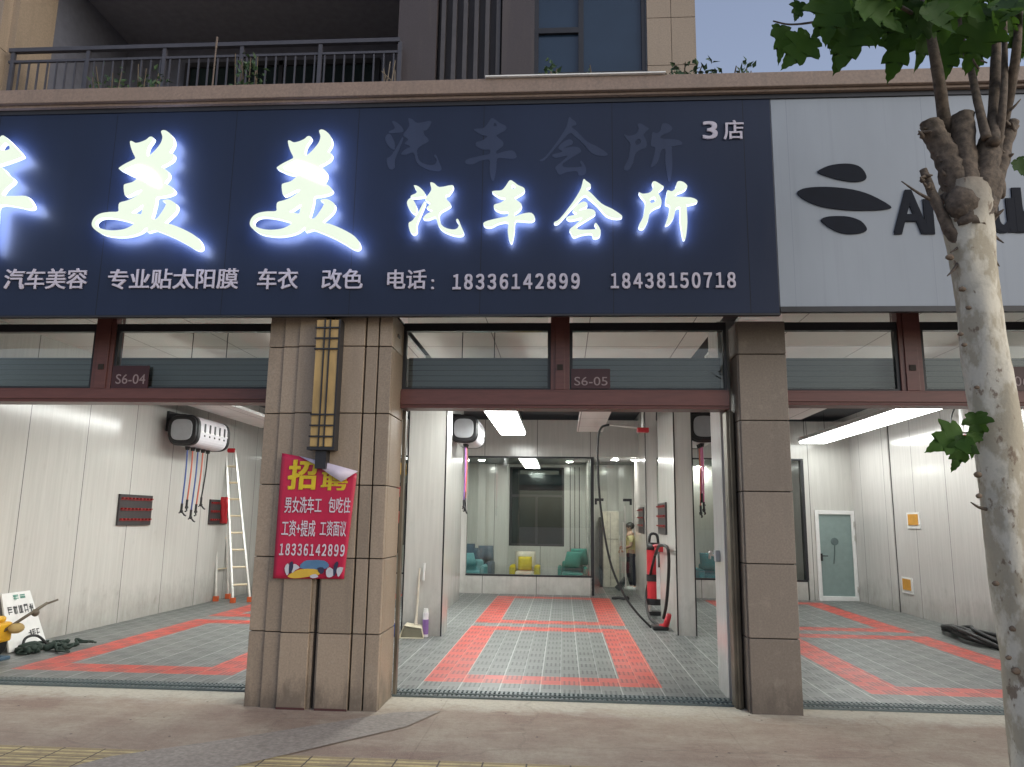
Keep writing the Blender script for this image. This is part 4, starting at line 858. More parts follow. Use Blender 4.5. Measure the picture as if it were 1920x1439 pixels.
MB().cyl((-1.93, 11.12, .012), (-1.93, 11.12, .34), .042, .042, 18).build('can', M_white, SC, bevel=.004); MB().cyl((-1.93, 11.12, .05), (-1.93, 11.12, .25), .0432, .0432, 18).build('printed_band', M_purple, SC); MB().cyl((-1.93, 11.12, .34), (-1.93, 11.12, .40), .036, .030, 16).build('cap', M_whitep, SC)
t = thing('blue_bucket', 'small blue and white bucket on the floor behind the big pillar', 'bucket', (-2.38, 11.2, .012))
MB().cyl((-2.40, 11.1, .012), (-2.40, 11.1, .20), .07, .09, 14).build('bucket', M_blueh, t); MB().cyl((-2.40, 11.1, .20), (-2.40, 11.1, .23), .095, .095, 14).build('rim', M_white, t)
# ------------------------------------------------------------------ lounge furniture
def sofa(name, label, cat, x0, x1, y0, y1, seat, arm, mat, mat2, loc, z=.41, group=None):
    t = thing(name, label, cat, loc, group)
    MB().box(x0+arm, x1-arm, y0, y1-.18, z+.06, z+seat).build('seat', mat2, t, bevel=.04)
    MB().box(x0+arm, x1-arm, y1-.18, y1, z+.06, z+seat+.24).build('backrest', mat, t, bevel=.05)
    for a, b_ in ((x0, x0+arm), (x1-arm, x1)): MB().box(a, b_, y0, y1, z+.05, z+seat+.14).build('armrest', mat, t, bevel=.05)
    for x in (x0+.06, x1-.10):
        for y in (y0+.06, y1-.10): MB().box(x, x+.04, y, y+.04, z, z+.049).build('leg', M_darkmetal, t)
    return t
def cushion(label, c, w, h, tilt, mat, rz=0, group='loose cushions on the sofas'):
    mb = MB(); n = 10; V = []
    for j in range(n+1):
        for i in range(n+1):
            u, v_ = i/n*2-1, j/n*2-1; th = .09*(1-u**4)*(1-v_**4); V.append((u, v_, th))
    fr = [Vector((u*w/2, -th, v_*h/2)) for u, v_, th in V]; bk = [Vector((u*w/2, th, v_*h/2)) for u, v_, th in V]
    R_ = Matrix.Rotation(rz, 3, 'Z') @ Matrix.Rotation(tilt, 3, 'X')
    q = [(j*(n+1)+i, j*(n+1)+i+1, (j+1)*(n+1)+i+1, (j+1)*(n+1)+i) for j in range(n) for i in range(n)]
    c = Vector(c); mb.raw([R_ @ p + c for p in fr], q); mb.raw([R_ @ p + c for p in bk], [f[::-1] for f in q])
    o = mb.build('cushion', mat, loc=tuple(c), smooth=True); tag(o, label, 'cushion', group); return o
ax = -.93
sofa('armchair', 'yellow armchair with cream seat under the lounge window', 'armchair', ax-.37, ax+.37, 19.0, 19.75, .30, .14, M_yellow, M_cream, (ax, 19.4, .014), .12)
cushion('cream back cushion on the yellow armchair', (ax, 19.48, .66), .50, .46, math.radians(-12), M_cream)
cushion('small yellow cushion propped on the armchair', (ax, 19.30, .60), .34, .34, math.radians(-16), M_yellow)
sofa('sofa', 'pale blue daybed at the end of the lounge nearest the hose reel', 'sofa', -3.3, -1.82, 18.2, 19.0, .44, .1, M_ltblue, M_ltblue, (-2.6, 18.7, .014), .014)
sofa('sofa', 'slate blue sofa behind the pale blue daybed', 'sofa', -3.6, -1.74, 19.2, 20.1, .46, .16, M_blueg, M_blueg, (-2.6, 19.8, .014), .014)
cushion('pale blue cushion lying on the pale blue daybed', (-2.28, 18.5, .72), .44, .34, math.radians(-35), M_ltblue, .5)
for i, (x, z, rz) in enumerate(((-2.38, .86, .3), (-2.12, .76, -.2), (-1.92, .82, .25))):
    cushion(['slate cushion on the blue sofa farthest from the window', 'slate cushion in the middle of the blue sofa', 'slate cushion on the blue sofa nearest the window'][i], (x, 19.5, z), .38, .38, math.radians(-14), M_blueg, rz)
sofa('sofa', 'teal green sofa beside the corridor end of the lounge', 'sofa', -.12, 1.3-.72, 18.2, 19.1, .44, .1, M_teal, M_teal, (.22, 18.7, .014), .014)
cushion('teal cushion leaning on the teal sofa', (.24, 18.65, .74), .46, .40, math.radians(-25), M_teal, -.6)
cushion('second teal cushion behind the first on the teal sofa', (.40, 18.85, .80), .42, .40, math.radians(-14), M_teal, .4)
sofa('sofa', 'turquoise sofa in the lounge behind the pink hoses', 'sofa', 3.1, 5.3, 18.2, 19.1, .44, .14, paint('turquoise_fabric', (0.04, 0.28, 0.33), .8, bmp=.15), bpy.data.materials['turquoise_fabric'], (4.2, 18.7, .014), .014)
cushion('turquoise cushion on the sofa behind the pink hoses', (3.45, 18.6, .76), .5, .40, math.radians(-15), bpy.data.materials['turquoise_fabric'])
cushion('pale cushion on the turquoise sofa beside the frosted door', (5.0, 18.6, .74), .42, .36, math.radians(-15), M_cream)
# ------------------------------------------------------------------ corridor
t = thing('tall_cabinet', 'tall white cabinet behind the glass corridor door', 'cabinet', (1.25, 20.2, 0))
b = MB(); b.box(1.02, 1.42, 20.0, 20.45, .012, 1.9); b.build('body', M_cream, t, bevel=.01); b = MB(); b.box(1.20, 1.208, 19.985, 20.0, .06, 1.86); b.box(1.04, 1.40, 19.985, 20.0, 1.2, 1.208); b.build('door_gap', M_joint, t); b = MB(); b.box(.93, 1.0, 20.0, 20.4, .012, 1.75); b.build('dark_side', M_black, t)
# ------------------------------------------------------------------ boom arm with hose
BM = thing('boom_arm', 'silver swing arm with red pivot hanging a black hose from the ceiling', 'boom arm', (1.52, 13.2, 3.2))
pv = atY(1205, 806, 13.2)
b = MB(); b.tube([(pv.x, 13.2, 4.08), (pv.x, 13.2, pv.z)], .018, 8); e_ = atY(1142, 797, 13.0); b.tube([(pv.x-.02, 13.2, pv.z+.02), (e_.x, 13.0, e_.z)], .018, 8); b.build('arm', M_alu, BM)
b = MB(); b.box(pv.x-.10, pv.x+.10, 13.13, 13.27, pv.z-.05, pv.z+.03); b.build('pivot', M_redp, BM, bevel=.01)
path = [(1142, 797, 13.0), (1127, 803, 12.95), (1121, 830, 12.95), (1122, 900, 12.95), (1130, 980, 12.95), (1146, 1060, 12.9), (1170, 1115, 12.8), (1195, 1150, 12.7), (1222, 1178, 12.62)]
pts = [atY(*q) for q in path]; b = MB(); b.tube(pts, .019, 8, 6); b.build('hose', M_rubber, BM, smooth=True)
B2 = thing('boom_arm', 'white hanging arm with red pivot and black cable loop beside the tree trunk', 'boom arm', (6.2, 12.0, 3.1))
pv2 = atY(1808, 820, 12.0); b = MB(); b.tube([(pv2.x-.02, 12.0, 4.08), (pv2.x-.02, 12.0, pv2.z)], .028, 10); b.tube([(pv2.x, 12.0, pv2.z+.02), (pv2.x+.5, 12.1, pv2.z+.10)], .02, 8); b.build('arm', M_whitep, B2)
b = MB(); b.box(pv2.x-.07, pv2.x+.07, 11.94, 12.06, pv2.z-.07, pv2.z+.03); b.build('pivot', M_redp, B2, bevel=.01)
b = MB(); b.tube([atY(1796, 752, 12.0), atY(1783, 785, 11.9), atY(1790, 805, 11.85), atY(1808, 812, 11.85), atY(1822, 808, 11.9)], .012, 7, 6); b.build('hose', M_rubber, B2, smooth=True)
# vacuum hose on hook
HK = thing('vacuum_hose', 'black vacuum hose looped over a red hook with a red nozzle on the floor', 'hose', (1.6, 12.5, 0))
def hx(px, py, X=1.60): return atX(px, py, X)
c = hx(1232, 1028, 1.64); k = MB(); 
for i in range(6): k.tube([(1.69, c.y+.04*i-.3, c.z+.02), (1.60, c.y+.05*i-.32, c.z+.02+.02*(i % 2)), (1.56, c.y+.06*i-.36, c.z+.05)], .016, 6)
k.box(1.62, 1.69, c.y-.45, c.y+.25, c.z-.05, c.z+.06); k.build('hook', M_redp, HK, bevel=.006)
k = MB(); k.tube([hx(1229, 1040, 1.58), hx(1236, 1024, 1.57), hx(1250, 1026, 1.58), hx(1254, 1045, 1.6), hx(1253, 1090, 1.6), hx(1249, 1135, 1.58), hx(1244, 1160, 1.55)], .026, 8, 6)
k.tube([hx(1228, 1042, 1.58), hx(1220, 1075, 1.57), hx(1211, 1120, 1.5), (1.42, 13.2, .12), (1.5, 12.75, .045), (1.55, 12.55, .05)], .024, 8, 6); k.build('hose', M_rubber, HK, smooth=True)
k = MB(); k.tube([(1.52, 12.45, .05), (1.58, 12.35, .08), (1.62, 12.25, .26)], [.05, .05, .04], 8); k.build('nozzle', M_redp, HK, smooth=True); k = MB(); k.box(1.38, 1.62, 12.3, 12.62, .013, .075); k.build('floor_head', M_black, HK, bevel=.02)
k = MB(); k.tube([(1.05, 17.0, .03), (1.2, 16.95, .05), (1.32, 16.9, .03)], .03, 7, 4); k.ball((1.36, 16.88, .045), .05)
tag(k.build('cable_end', M_rubber, loc=(1.2, 16.95, .012), smooth=True), 'short black cable end lying on the floor near the corridor', 'cable')
# red vacuum cylinder
VC = thing('vacuum_cleaner', 'tall red vacuum cylinder with black bands behind the right column', 'vacuum cleaner', (1.66, 14.3, 0))
vx, vy = 1.64, 14.35
MB().cyl((vx, vy, .24), (vx, vy, 1.15), .125, .125, 20).build('cylinder', M_redp, VC); k = MB(); k.box(vx+.03, vx+.2, vy-.14, vy-.10, .3, 1.12); k.build('white_panel', M_whitep, VC)
MB().cyl((vx, vy, .60), (vx, vy, .72), .136, .136, 20).build('band', M_black, VC); MB().cyl((vx, vy, .19), (vx, vy, .30), .14, .136, 20).build('band', M_black, VC); MB().box(vx-.13, vx+.2, vy-.13, vy+.13, .012, .08).build('base', M_black, VC, bevel=.01)
k = MB(); k.cyl((vx, vy, 1.15), (vx, vy, 1.28), .13, .10, 18); k.tube([(vx-.08, vy, 1.24), (vx-.05, vy, 1.42), (vx+.06, vy, 1.42), (vx+.09, vy, 1.26)], .025, 8, 4); k.tube([(vx+.08, vy-.12, 1.2), (vx+.1, vy-.15, 1.0), (vx+.1, vy-.15, .85)], .04, 8); k.build('head', M_black, VC, smooth=True); MB().ball((vx+.06, vy-.13, 1.2), .05).build('gauge', M_alu, VC, smooth=True)
MB().cyl((vx-.09, vy-.1, .08), (vx-.09, vy-.1, .19), .03, .03, 8).build('post', M_alu, VC)
# meter on the jamb
a = atX(1340, 1040, 1.56); t = thing('water_tap', 'small grey tap box fixed to the white door jamb', 'tap', (1.55, 8.0, a.z))
b = MB(); b.box(1.52, 1.564, 7.93, 8.03, a.z-.06, a.z+.05); b.build('box', M_grey, t, bevel=.006); b = MB(); b.tube([(1.54, 8.03, a.z), (1.50, 8.12, a.z), (1.50, 8.14, a.z-.04)], .014, 7); b.ball((1.5, 8.09, a.z+.02), .022); b.build('spout', M_alu, t, smooth=True)
# yellow sockets on the right wall
M_ysign = paint('amber_socket_plate', (0.62, 0.30, 0.04), .4)
for lab, y0, y1, z0, z1 in (('amber socket plate on the right wall at eye height', 14.62, 15.02, 1.66, 1.86), ('amber socket plate low on the right wall', 15.12, 15.45, .46, .66)):
    t = thing('wall_socket', lab, 'socket', (6.46, (y0+y1)/2, z0), 'amber socket plates on the right wall')
    MB().box(6.455, 6.472, y0-.06, y1+.06, z0-.06, z1+.03).build('back_plate', M_whitep, t); MB().box(6.445, 6.455, y0, y1, z0, z1).build('cover', M_ysign, t)
t = thing('hose_pile', 'flat pile of black hoses on the floor by the right wall', 'hose', (6.1, 12.4, 0)); rr = random.Random(9); h = MB()
for k in range(14):
    y0 = 11.2+rr.uniform(-.2, .2); x0 = 6.0+rr.uniform(-.25, .3); z = .03+.18*rr.random()*math.exp(-((k-7)/5)**2)
    h.tube([(x0+.1, y0, .03), (x0+rr.uniform(-.1, .1), y0+.6, .04+z), (x0+rr.uniform(-.1, .1)+.1, y0+1.2, .03+z), (6.15+rr.uniform(-.1, .1), 13.1+rr.uniform(-.2, .1), .03)], .028, 6, 5)
h.build('coils', M_rubber, t, smooth=True)
# ------------------------------------------------------------------ person
def skin(edges_pts, edges, radii, name, mat, parent, sub=1):
    me = bpy.data.meshes.new(name); off = base_of(parent); me.from_pydata([tuple(Vector(p)-off) for p in edges_pts], edges, [])
    o = bpy.data.objects.new('tmp', me); COL.objects.link(o)
    md = o.modifiers.new('s', 'SKIN'); md.use_smooth_shade = True
    for i, r in enumerate(radii):
        sv = me.skin_vertices[0].data[i]; sv.radius = r if isinstance(r, tuple) else (r, r); sv.use_root = (i == 0)
    sb = o.modifiers.new('b', 'SUBSURF'); sb.levels = sub; sb.render_levels = sub
    bpy.context.view_layer.update()
    nm = bpy.data.meshes.new_from_object(o.evaluated_get(bpy.context.evaluated_depsgraph_get()))
    bpy.data.objects.remove(o); nm.materials.clear(); nm.materials.append(mat); nm.name = name
    r_ = bpy.data.objects.new(name, nm); COL.objects.link(r_); r_.parent = parent; return r_
PX, PY = 1.66, 19.35
PE = thing('person', 'person in pale yellow top and dark trousers standing in the corridor with a pole', 'person', (PX, PY, .012))
M_skin = paint('skin', (0.42, 0.25, 0.17), .5, var=.05); M_hair = paint('black_hair', (0.012, 0.01, 0.01), .5); M_shirt = paint('pale_yellow_shirt', (0.58, 0.52, 0.25), .8, bmp=.1); M_trs = paint('dark_trousers', (0.02, 0.022, 0.035), .8)
def b3(x, y, z): return (PX+x, PY+y, .012+z)
# facing -x (left), forward f = -x ; side s = y
J = [b3(0, 0, .84), b3(0, 0, 1.0), b3(-.01, 0, 1.20), b3(0, 0, 1.32), b3(-.02, 0, 1.40), b3(-.03, 0, 1.47), b3(-.03, 0, 1.55),
     b3(.0, .16, 1.29), b3(.0, .21, 1.06), b3(-.16, .20, .92), b3(-.22, .19, .90),
     b3(.0, -.16, 1.29), b3(-.01, -.21, 1.06), b3(-.15, -.19, 1.0), b3(-.22, -.17, 1.0),
     b3(0, .09, .78), b3(-.05, .10, .44), b3(.03, .10, .09), b3(-.09, .11, .035), b3(0, -.09, .78), b3(.04, -.10, .44), b3(.10, -.10, .09), b3(-.02, -.11, .035)]
E_ = [(0, 1), (1, 2), (2, 3), (3, 4), (4, 5), (5, 6), (3, 7), (7, 8), (8, 9), (9, 10), (3, 11), (11, 12), (12, 13), (13, 14), (0, 15), (15, 16), (16, 17), (17, 18), (0, 19), (19, 20), (20, 21), (21, 22)]
Rr = [.12, .115, .13, .10, .05, .085, .075, .055, .042, .030, .026, .055, .042, .03, .026, .085, .058, .042, .035, .085, .058, .042, .035]
body = skin(J, E_, Rr, 'body', M_skin, PE, 2)
fx = MB()   # fingers, thumb, nose and ears belong to the body mesh
for hx_, hy, hz in ((-.22, .19, .90), (-.22, -.17, 1.0)):
    for k, ln in enumerate((.055, .065, .06, .048)):
        s = (k-1.5)*.017; p = Vector(b3(hx_-.02, hy, hz+s)); fx.tube([p, p+Vector((-ln*.6, -.012, 0)), p+Vector((-ln*.75, -.035, 0)), p+Vector((-ln*.3, -.05, 0))], [.009, .0085, .008, .007], 6)
    p = Vector(b3(hx_, hy, hz+.03)); fx.tube([p, p+Vector((-.03, -.02, .015)), p+Vector((-.05, -.04, .01))], [.010, .009, .008], 6)
fx.tube([Vector(b3(-.105, 0, 1.515)), Vector(b3(-.128, 0, 1.485))], [.008, .016], 6); fx.ball(b3(-.02, .085, 1.50), .026, 8, 6, .7, .35, 1.1); fx.ball(b3(-.02, -.085, 1.50), .026, 8, 6, .7, .35, 1.1)
tmp = fx.build('tmpf', M_skin, PE)
import bmesh
bm = bmesh.new(); bm.from_mesh(body.data); bm.from_mesh(tmp.data); bm.to_mesh(body.data); bm.free(); bpy.data.objects.remove(tmp)
k = MB()
for s in (-1, 1): k.ball(b3(-.103, s*.032, 1.52), .011, 8, 5)
k.build('eye', M_hair, PE); MB().ball(b3(-.113, 0, 1.455), .012, 8, 5, .5, 2.0, .5).build('mouth', paint('lips', (0.3, 0.1, 0.09), .5), PE)
MB().ball(b3(-.005, 0, 1.535), .108, 14, 9, 1.0, .92, .85).build('hair', M_hair, PE, smooth=True)
skin([J[0], b3(0, 0, .95), J[1], J[2], J[3], J[7], b3(0, .20, 1.12), J[11], b3(-.005, -.20, 1.12)], [(0, 1), (1, 2), (2, 3), (3, 4), (4, 5), (5, 6), (4, 7), (7, 8)], [.135, .135, .132, .145, .112, .066, .058, .066, .058], 'shirt', M_shirt, PE, 2)
skin([b3(0, 0, .86), b3(0, 0, .93), J[15], J[16], J[17], J[19], J[20], J[21]], [(0, 1), (0, 2), (2, 3), (3, 4), (0, 5), (5, 6), (6, 7)], [.132, .125, .098, .074, .060, .098, .074, .060], 'trousers', M_trs, PE, 2)
for xx, yy in ((.03, .10), (.10, -.10)):
    k = MB(); k.tube([b3(xx+.05, yy, .045), b3(xx-.04, yy, .05), b3(xx-.14, yy, .035), b3(xx-.19, yy, .03)], [.045, .05, .042, .028], 10, 3); k.build('shoe', M_whitep, PE, smooth=True)
BR_ = thing('floor_broom', 'dark headed broom on a pale pole held by the person', 'broom', (1.3, 19.3, 0))
k = MB(); k.tube([b3(-.27, .15, 1.3), b3(-.25, -.02, .9), b3(-.22, -.2, .18)], .013, 8); k.build('pole', M_alu, BR_); k = MB(); k.tube([b3(-.15, -.2, .30), b3(-.24, -.22, .16), b3(-.36, -.24, .03)], [.05, .07, .08], 8); k.build('head', M_black, BR_, smooth=True)
# ------------------------------------------------------------------ the street tree
def bark_mat():
    mt, nt, bs = nodes('plane_tree_bark'); v = scaled_pos(nt, 1, 1, .55)
    a = noise(nt, v, 7, 6, .6); b = noise(nt, scaled_pos(nt, 1, 1, .5), 14, 5, .6); c_ = noise(nt, scaled_pos(nt, 1, 1, 1), 60, 4)
    c = mixc(nt, ramp(nt, a, .46, .54), (0.40, 0.36, 0.28), (0.60, 0.57, 0.49)); c = mixc(nt, mth(nt, 'MULTIPLY', ramp(nt, noise(nt, scaled_pos(nt, 1, 1, .8), 4.2, 6, .66), .56, .62), .32), c, (0.30, 0.29, 0.245))
    c = mixc(nt, mth(nt, 'MULTIPLY', ramp(nt, b, .60, .64), .8), c, (0.17, 0.115, 0.08))
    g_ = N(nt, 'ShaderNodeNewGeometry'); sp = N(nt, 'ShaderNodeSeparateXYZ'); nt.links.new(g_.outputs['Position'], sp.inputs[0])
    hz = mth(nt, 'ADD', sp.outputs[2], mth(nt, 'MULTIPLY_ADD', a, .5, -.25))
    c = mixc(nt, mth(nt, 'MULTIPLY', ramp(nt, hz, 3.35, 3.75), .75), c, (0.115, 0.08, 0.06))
    c = mixc(nt, mth(nt, 'MULTIPLY', c_, .2), c, (0.1, 0.09, 0.07)); nt.links.new(c, bs.inputs['Base Color']); bs.inputs['Roughness'].default_value = .8
    bump(nt, bs, mth(nt, 'ADD', b, mth(nt, 'MULTIPLY', c_, .4)), .4, .012); return mt
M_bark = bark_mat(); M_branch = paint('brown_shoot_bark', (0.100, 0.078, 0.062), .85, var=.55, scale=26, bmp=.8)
M_cut = paint('cut_wood', (0.20, 0.11, 0.075), .85, var=.3, scale=25)
TY = 4.5
def tp(px, py, y=TY): return atY(px, py, y)
base = tp(1962, 1510); TR = thing('plane_tree', 'pollarded plane tree with pale spotted trunk and big lobed leaves before the shops', 'tree', (base.x, TY, 0))
pw = lambda w: w/2/F_PX*TY*1.04
tk = MB(); prof = [(1968, 1535, 100), (1960, 1480, 94), (1948, 1400, 88), (1936, 1290, 84), (1926, 1201, 82), (1905, 1080, 81), (1880, 900, 79), (1860, 740, 77), (1845, 650, 74), (1834, 560, 70), (1822, 480, 76), (1815, 430, 82), (1812, 390, 92), (1808, 350, 84)]
pts = [tp(a, b) for a, b, _ in prof]; rs = [pw(w) for _, _, w in prof]
q = catmull(pts, 5); M_ = len(q); rr_ = [np.interp(i/(M_-1)*(len(pts)-1), range(len(pts)), rs) for i in range(M_)]
V = []; Fc = []; n = 30; rn = random.Random(2)
for i, p in enumerate(q):
    for k in range(n):
        t_ = 2*math.pi*k/n; w = 1+.035*math.sin(3*t_+i*.31)+.025*math.sin(5*t_-i*.5)+rn.uniform(-.012, .012); V.append(p+Vector((math.cos(t_), math.sin(t_), 0))*rr_[i]*w)
for i in range(M_-1):
    for k in range(n): Fc.append((i*n+k, i*n+(k+1) % n, (i+1)*n+(k+1) % n, (i+1)*n+k))
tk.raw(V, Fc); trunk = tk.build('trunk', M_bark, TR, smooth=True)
M_knot = paint('dark_bark_knot', (0.15, 0.11, 0.08), .85, var=.4, scale=30, bmp=.5)
for px, py, r in ((1832, 345, .02), (1853, 462, .02), (1848, 505, .022), (1785, 480, .03), (1808, 540, .026), (1820, 575, .02), (1870, 640, .03), (1850, 655, .026), (1805, 625, .02), (1812, 645, .02), (1836, 725, .018), (1838, 890, .028), (1840, 930, .022), (1893, 960, .016), (1872, 1095, .024), (1906, 1180, .03), (1910, 1260, .03), (1896, 1235, .02), (1800, 410, .03), (1817, 400, .03), (1862, 455, .02)):
    p = tp(px, py, TY-.10); kn = MB(); r *= .72; kn.ball(p+Vector((0, .025, 0)), r, 12, 8, 1.15, .7, .8)
    kn.v = [q_+Vector((random.uniform(-1, 1), random.uniform(-1, 1), random.uniform(-1, 1)))*r*.10 for q_ in kn.v]
    kn.build('knot', M_knot, trunk, smooth=True)
from mathutils import noise as mnoise
def gnarl(mb, pts, rs, n=16, smooth=6, amp=.17, freq=20.0):
    q_ = catmull(pts, smooth); M2 = len(q_); mb.tube(q_, [float(np.interp(i/(M2-1)*(len(pts)-1), range(len(pts)), rs)) for i in range(M2)], n)
    k0 = len(mb.v)-M2*n
    for i in range(M2):
        for k in range(n):
            p = mb.v[k0+i*n+k]; c_ = q_[i]; d_ = p-c_; w = 1+amp*mnoise.noise(p*freq)*1.6+amp*.7*mnoise.noise(p*freq*2.7); mb.v[k0+i*n+k] = c_+d_*w
for path, w0, w1 in ((((1812, 420), (1792, 345), (1772, 285), (1752, 250), (1743, 228)), 52, 34), (((1815, 430), (1812, 360), (1806, 290), (1806, 217)), 60, 40), (((1826, 430), (1842, 350), (1852, 290), (1862, 255)), 58, 40), (((1836, 425), (1864, 345), (1886, 268), (1901, 228)), 42, 18),
                     (((1800, 452), (1776, 425), (1750, 368), (1731, 318)), 26, 13), (((1784, 305), (1752, 264), (1727, 238)), 17, 9), (((1880, 285), (1895, 255), (1908, 236)), 14, 8)):
    st = MB(); gnarl(st, [tp(a, b, TY-.04) for a, b in path], [pw(w0+(w1-w0)*i/(len(path)-1)) for i in range(len(path))]); st.build('pollard_stub', M_branch, TR, smooth=True)
hd = MB()
for px, py, r in ((1790, 330, .075), (1815, 345, .09), (1845, 340, .085), (1805, 385, .11), (1832, 392, .11), (1868, 352, .06), (1776, 372, .05), (1800, 300, .05), (1846, 300, .055), (1818, 425, .115)):
    hd.ball(tp(px, py, TY-.03+random.uniform(-.03, .03)), r, 14, 10, 1, .9, 1.1)
hd.v = [p+Vector((mnoise.noise(p*16), mnoise.noise(p*16+Vector((7, 0, 0))), mnoise.noise(p*16+Vector((0, 9, 0)))))*.028 for p in hd.v]
hd.build('pollard_head', M_branch, TR, smooth=True)
for px, py in ((1744, 236), (1806, 232), (1860, 268), (1898, 240), (1734, 326), (1783, 335), (1800, 385), (1846, 350), (1866, 400), (1765, 290), (1820, 290), (1786, 395), (1742, 345), (1888, 290), (1732, 245), (1795, 318), (1832, 330), (1812, 362)):
    for j in range(3):
        p = tp(px+random.uniform(-5, 5), py+random.uniform(-4, 14), TY-.06); tw = MB(); q_ = p+Vector((random.uniform(-.05, .05), random.uniform(-.05, 0), random.uniform(-.03, .05)))
        gnarl(tw, [p, (p+q_)/2+rv(.008), q_], [.016, .011, .004], 6, 3, .2, 40); tw.build('twig', M_branch, TR, smooth=True)
for px, py, q1, q2 in ((1800, 488, 1776, 518), (1806, 452, 1782, 474), (1842, 360, 1858, 330), (1858, 470, 1874, 500), (1795, 350, 1768, 346), (1855, 430, 1882, 456), (1850, 955, 1820, 942), (1756, 380, 1690, 340), (1886, 212, 1914, 186)):
    tw = MB(); tw.tube([tp(px, py, TY-.03), tp((px+q1)/2, (py+q2)/2+3, TY-.06), tp(q1, q2, TY-.07)], [.012, .008, .003], 6, 3); tw.build('twig', M_branch, TR, smooth=True)
sh = MB()
for path, w0, w1 in ((((1778, 290), (1770, 220), (1757, 130), (1742, 50), (1722, -60)), 27, 13), (((1850, 260), (1835, 200), (1818, 120), (1800, 55), (1790, -60)), 17, 8), (((1862, 270), (1866, 160), (1868, 60), (1866, -60)), 24, 14),
                     (((1856, 330), (1878, 240), (1896, 160), (1908, 70), (1912, -60)), 26, 12), (((1868, 300), (1880, 200), (1884, 100), (1880, -50)), 16, 8), (((1742, 50), (1680, 10), (1600, 10), (1545, 30)), 9, 4), (((1560, 35), (1512, 44), (1478, 46), (1450, 40)), 5, 3),
                     (((1835, 130), (1825, 110), (1850, 118)), 4, 3)):
    pp_ = [tp(a, b, TY-.02+.12*math.sin(i*1.3+w0)) for i, (a, b) in enumerate(path)]; sh = MB(); gnarl(sh, pp_, [pw(w0+(w1-w0)*i/(len(path)-1)) for i in range(len(path))], 10, 6, .05); sh.build('branch', M_branch, TR, smooth=True)
sh = MB(); sh.tube([tp(1836, 830), tp(1822, 815, TY-.12), tp(1806, 812, TY-.16)], .004, 5); sh.build('sprout_stem', M_branch, TR, smooth=True)
def leaf_mat():
    mt, nt, bs = nodes('plane_leaf'); g_ = N(nt, 'ShaderNodeNewGeometry'); v = scaled_pos(nt, 1, 1, 1); a = noise(nt, v, 9, 4)
    c = mixc(nt, g_.outputs['Random Per Island'], (0.012, 0.034, 0.010), (0.055, 0.125, 0.018)); c = mixc(nt, mth(nt, 'MULTIPLY', a, .5), c, (0.03, 0.07, 0.03))
    nt.links.new(c, bs.inputs['Base Color']); bs.inputs['Roughness'].default_value = .6; bs.inputs['Specular IOR Level'].default_value = .22
    tr = N(nt, 'ShaderNodeBsdfTranslucent'); nt.links.new(mixc(nt, .5, c, (0.13, 0.27, 0.025)), tr.inputs[0]); mx = N(nt, 'ShaderNodeMixShader'); mx.inputs[0].default_value = .42
    nt.links.new(bs.outputs[0], mx.inputs[1]); nt.links.new(tr.outputs[0], mx.inputs[2]); nt.links.new(mx.outputs[0], nt.nodes['Material Output'].inputs[0]); return mt
M_leaf = leaf_mat()
_H = [(0, 0), (.16, -.06), (.34, -.02), (.50, .05), (.42, .14), (.58, .20), (.70, .36), (.54, .37), (.44, .40), (.33, .44), (.40, .56), (.37, .72), (.26, .68), (.20, .78), (.12, .90), (0, 1.10)]
HALF = [_H[0]]
for (a_, b_) in zip(_H[:-1], _H[1:]):          # saw-toothed margin
    n_ = max(1, int(math.hypot(b_[0]-a_[0], b_[1]-a_[1])/.07))
    for k_ in range(1, n_+1):
        t_ = k_/n_; u_ = a_[0]+(b_[0]-a_[0])*t_; v_ = a_[1]+(b_[1]-a_[1])*t_
        if k_ < n_:
            w_ = .022 if k_ % 2 else -.012; L_ = math.hypot(b_[0]-a_[0], b_[1]-a_[1]); u_ += w_*(b_[1]-a_[1])/L_; v_ -= w_*(b_[0]-a_[0])/L_
        HALF.append((max(0, u_), v_))
def plane_leaf(mb, base_, d, nrm, L, fold=.22):
    d = Vector(d).normalized(); nrm = Vector(nrm); nrm = (nrm-d*nrm.dot(d)).normalized(); s_ = d.cross(nrm); b_ = Vector(base_)
    curl = random.uniform(-.2, .35); tw_ = random.uniform(-.25, .25); ph = random.uniform(0, 6)
    def P(u, v_): return b_ + s_*(u*L*.78) + d*(v_*L) + nrm*(abs(u)**1.2*fold*L - curl*L*v_*v_ + tw_*u*v_*L + .035*L*math.sin(u*8+v_*6+ph))
    ribs = [0, .2, .42, .66, .88, 1.10]
    for sg in (1, -1):
        V = [P(0, r_) for r_ in ribs]; nr = len(ribs); jit = [random.uniform(.95, 1.05) for _ in HALF]
        inner = [(.5*u_, .5*v_+.5*min(1.1, max(.0, v_*.75+.12))) for u_, v_ in HALF]
        V += [P(sg*u_*j_, v_) for (u_, v_), j_ in zip(HALF, jit)]; no = len(HALF); V += [P(sg*u_, v_) for u_, v_ in inner]
        Fs = []
        for i in range(no-1): Fs.append((nr+i, nr+i+1, nr+no+i+1, nr+no+i))
        k = 0
        for i in range(no-1):
            a_i, b_i = nr+no+i, nr+no+i+1
            vm = inner[i+1][1]
            while k < nr-2 and vm > (ribs[k]+ribs[k+1])/2+.02:
                Fs.append((k, a_i, k+1)); k += 1
            Fs.append((k, a_i, b_i))
        mb.raw(V, Fs if sg > 0 else [f[::-1] for f in Fs])
def img_dir(ang, depth=0.0): return (RT*math.sin(ang) - UP*math.cos(ang) + Vector((0, depth, 0)))
cr = MB()
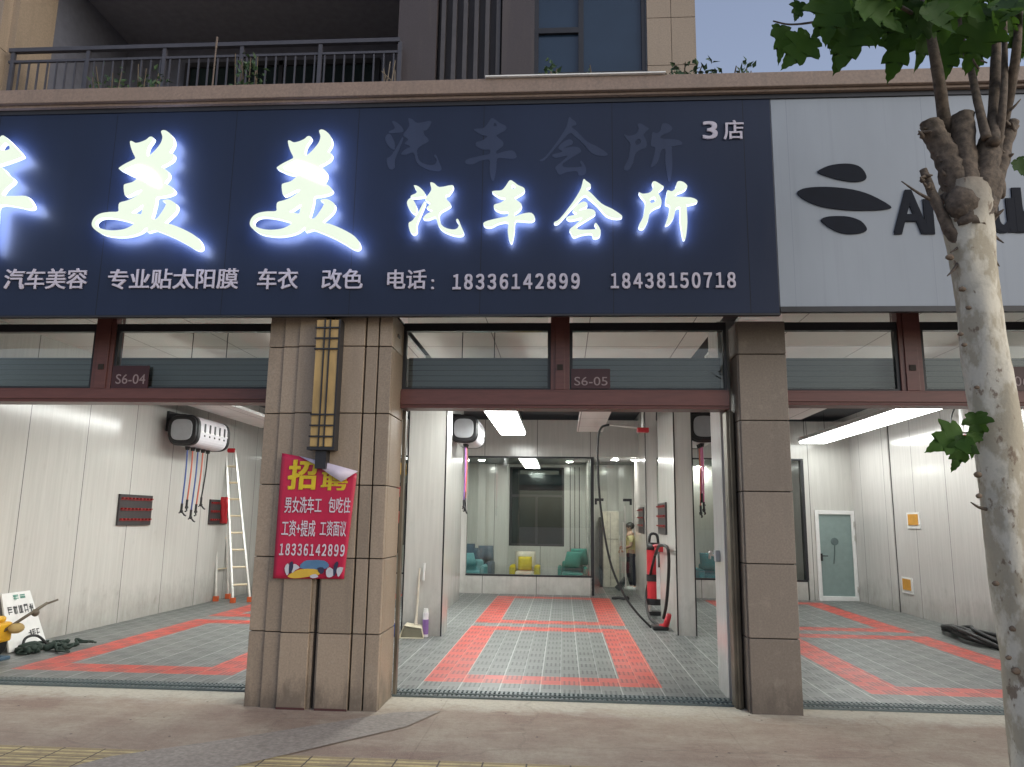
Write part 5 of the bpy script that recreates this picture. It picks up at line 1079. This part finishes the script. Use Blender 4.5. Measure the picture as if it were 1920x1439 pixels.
named = [(1462, 50, .15, 66, -.1), (1520, 70, -.75, 78, .2), (1500, 5, -.3, 40, 0), (1560, -10, -.1, 92, .1), (1615, 35, -.5, 100, .2), (1640, -5, .1, 90, .2), (1688, 60, -.1, 92, .1), (1728, 50, .15, 74, 0), (1775, 70, .0, 84, .2), (1815, 85, .15, 70, -.1), (1600, 55, -.35, 84, 0), (1660, 20, .4, 80, .3), (1700, 0, -.2, 90, .2), (1760, 20, .5, 90, 0), (1550, 30, .3, 62, 0), (1905, 20, .3, 90, .1), (1905, 70, .3, 46, 0), (1850, 40, -.3, 90, .2), (1580, 10, -.8, 80, .1)]
for px, py, ang, sz, dp in named:
    plane_leaf(cr, tp(px, py, TY+random.uniform(-.3, .25)), img_dir(ang, dp), Vector((random.uniform(-.4, .4), -1, random.uniform(0, .5))), sz/F_PX*TY)
for k in range(125):
    px = random.uniform(1500, 1960); py = random.uniform(-150, 38); y = TY+random.uniform(-.7, .8)
    if px < 1560 and py > 0: continue
    plane_leaf(cr, atY(px, py, y), img_dir(random.uniform(-1.2, 1.2), random.uniform(-.6, .6)), rv()+Vector((0, -1, .3)), random.uniform(52, 88)/F_PX*TY)
cr.build('crown', M_leaf, TR, smooth=True)
lw = MB(); plane_leaf(lw, tp(1806, 815, TY-.16), img_dir(-1.15, -.1), (0, -1, .5), 72/F_PX*TY, .3); lw.build('leaf', M_leaf, TR, smooth=True)
lw = MB(); plane_leaf(lw, tp(1806, 822, TY-.17), img_dir(-.22, 0), (.3, -1, .2), 58/F_PX*TY); lw.build('leaf', M_leaf, TR, smooth=True)
lw = MB(); plane_leaf(lw, tp(1828, 775, TY-.13), img_dir(.1, -.1), (-.2, -1, .1), 50/F_PX*TY); lw.build('leaf', M_leaf, TR, smooth=True)
lw = MB(); plane_leaf(lw, tp(1818, 812, TY-.15), img_dir(.1, 0), (.5, -1, .1), 44/F_PX*TY); lw.build('leaf', M_leaf, TR, smooth=True)
lw = MB(); plane_leaf(lw, tp(1905, 300, TY), img_dir(.5, 0), (0, -1, .2), 44/F_PX*TY); lw.build('leaf', M_leaf, TR, smooth=True)
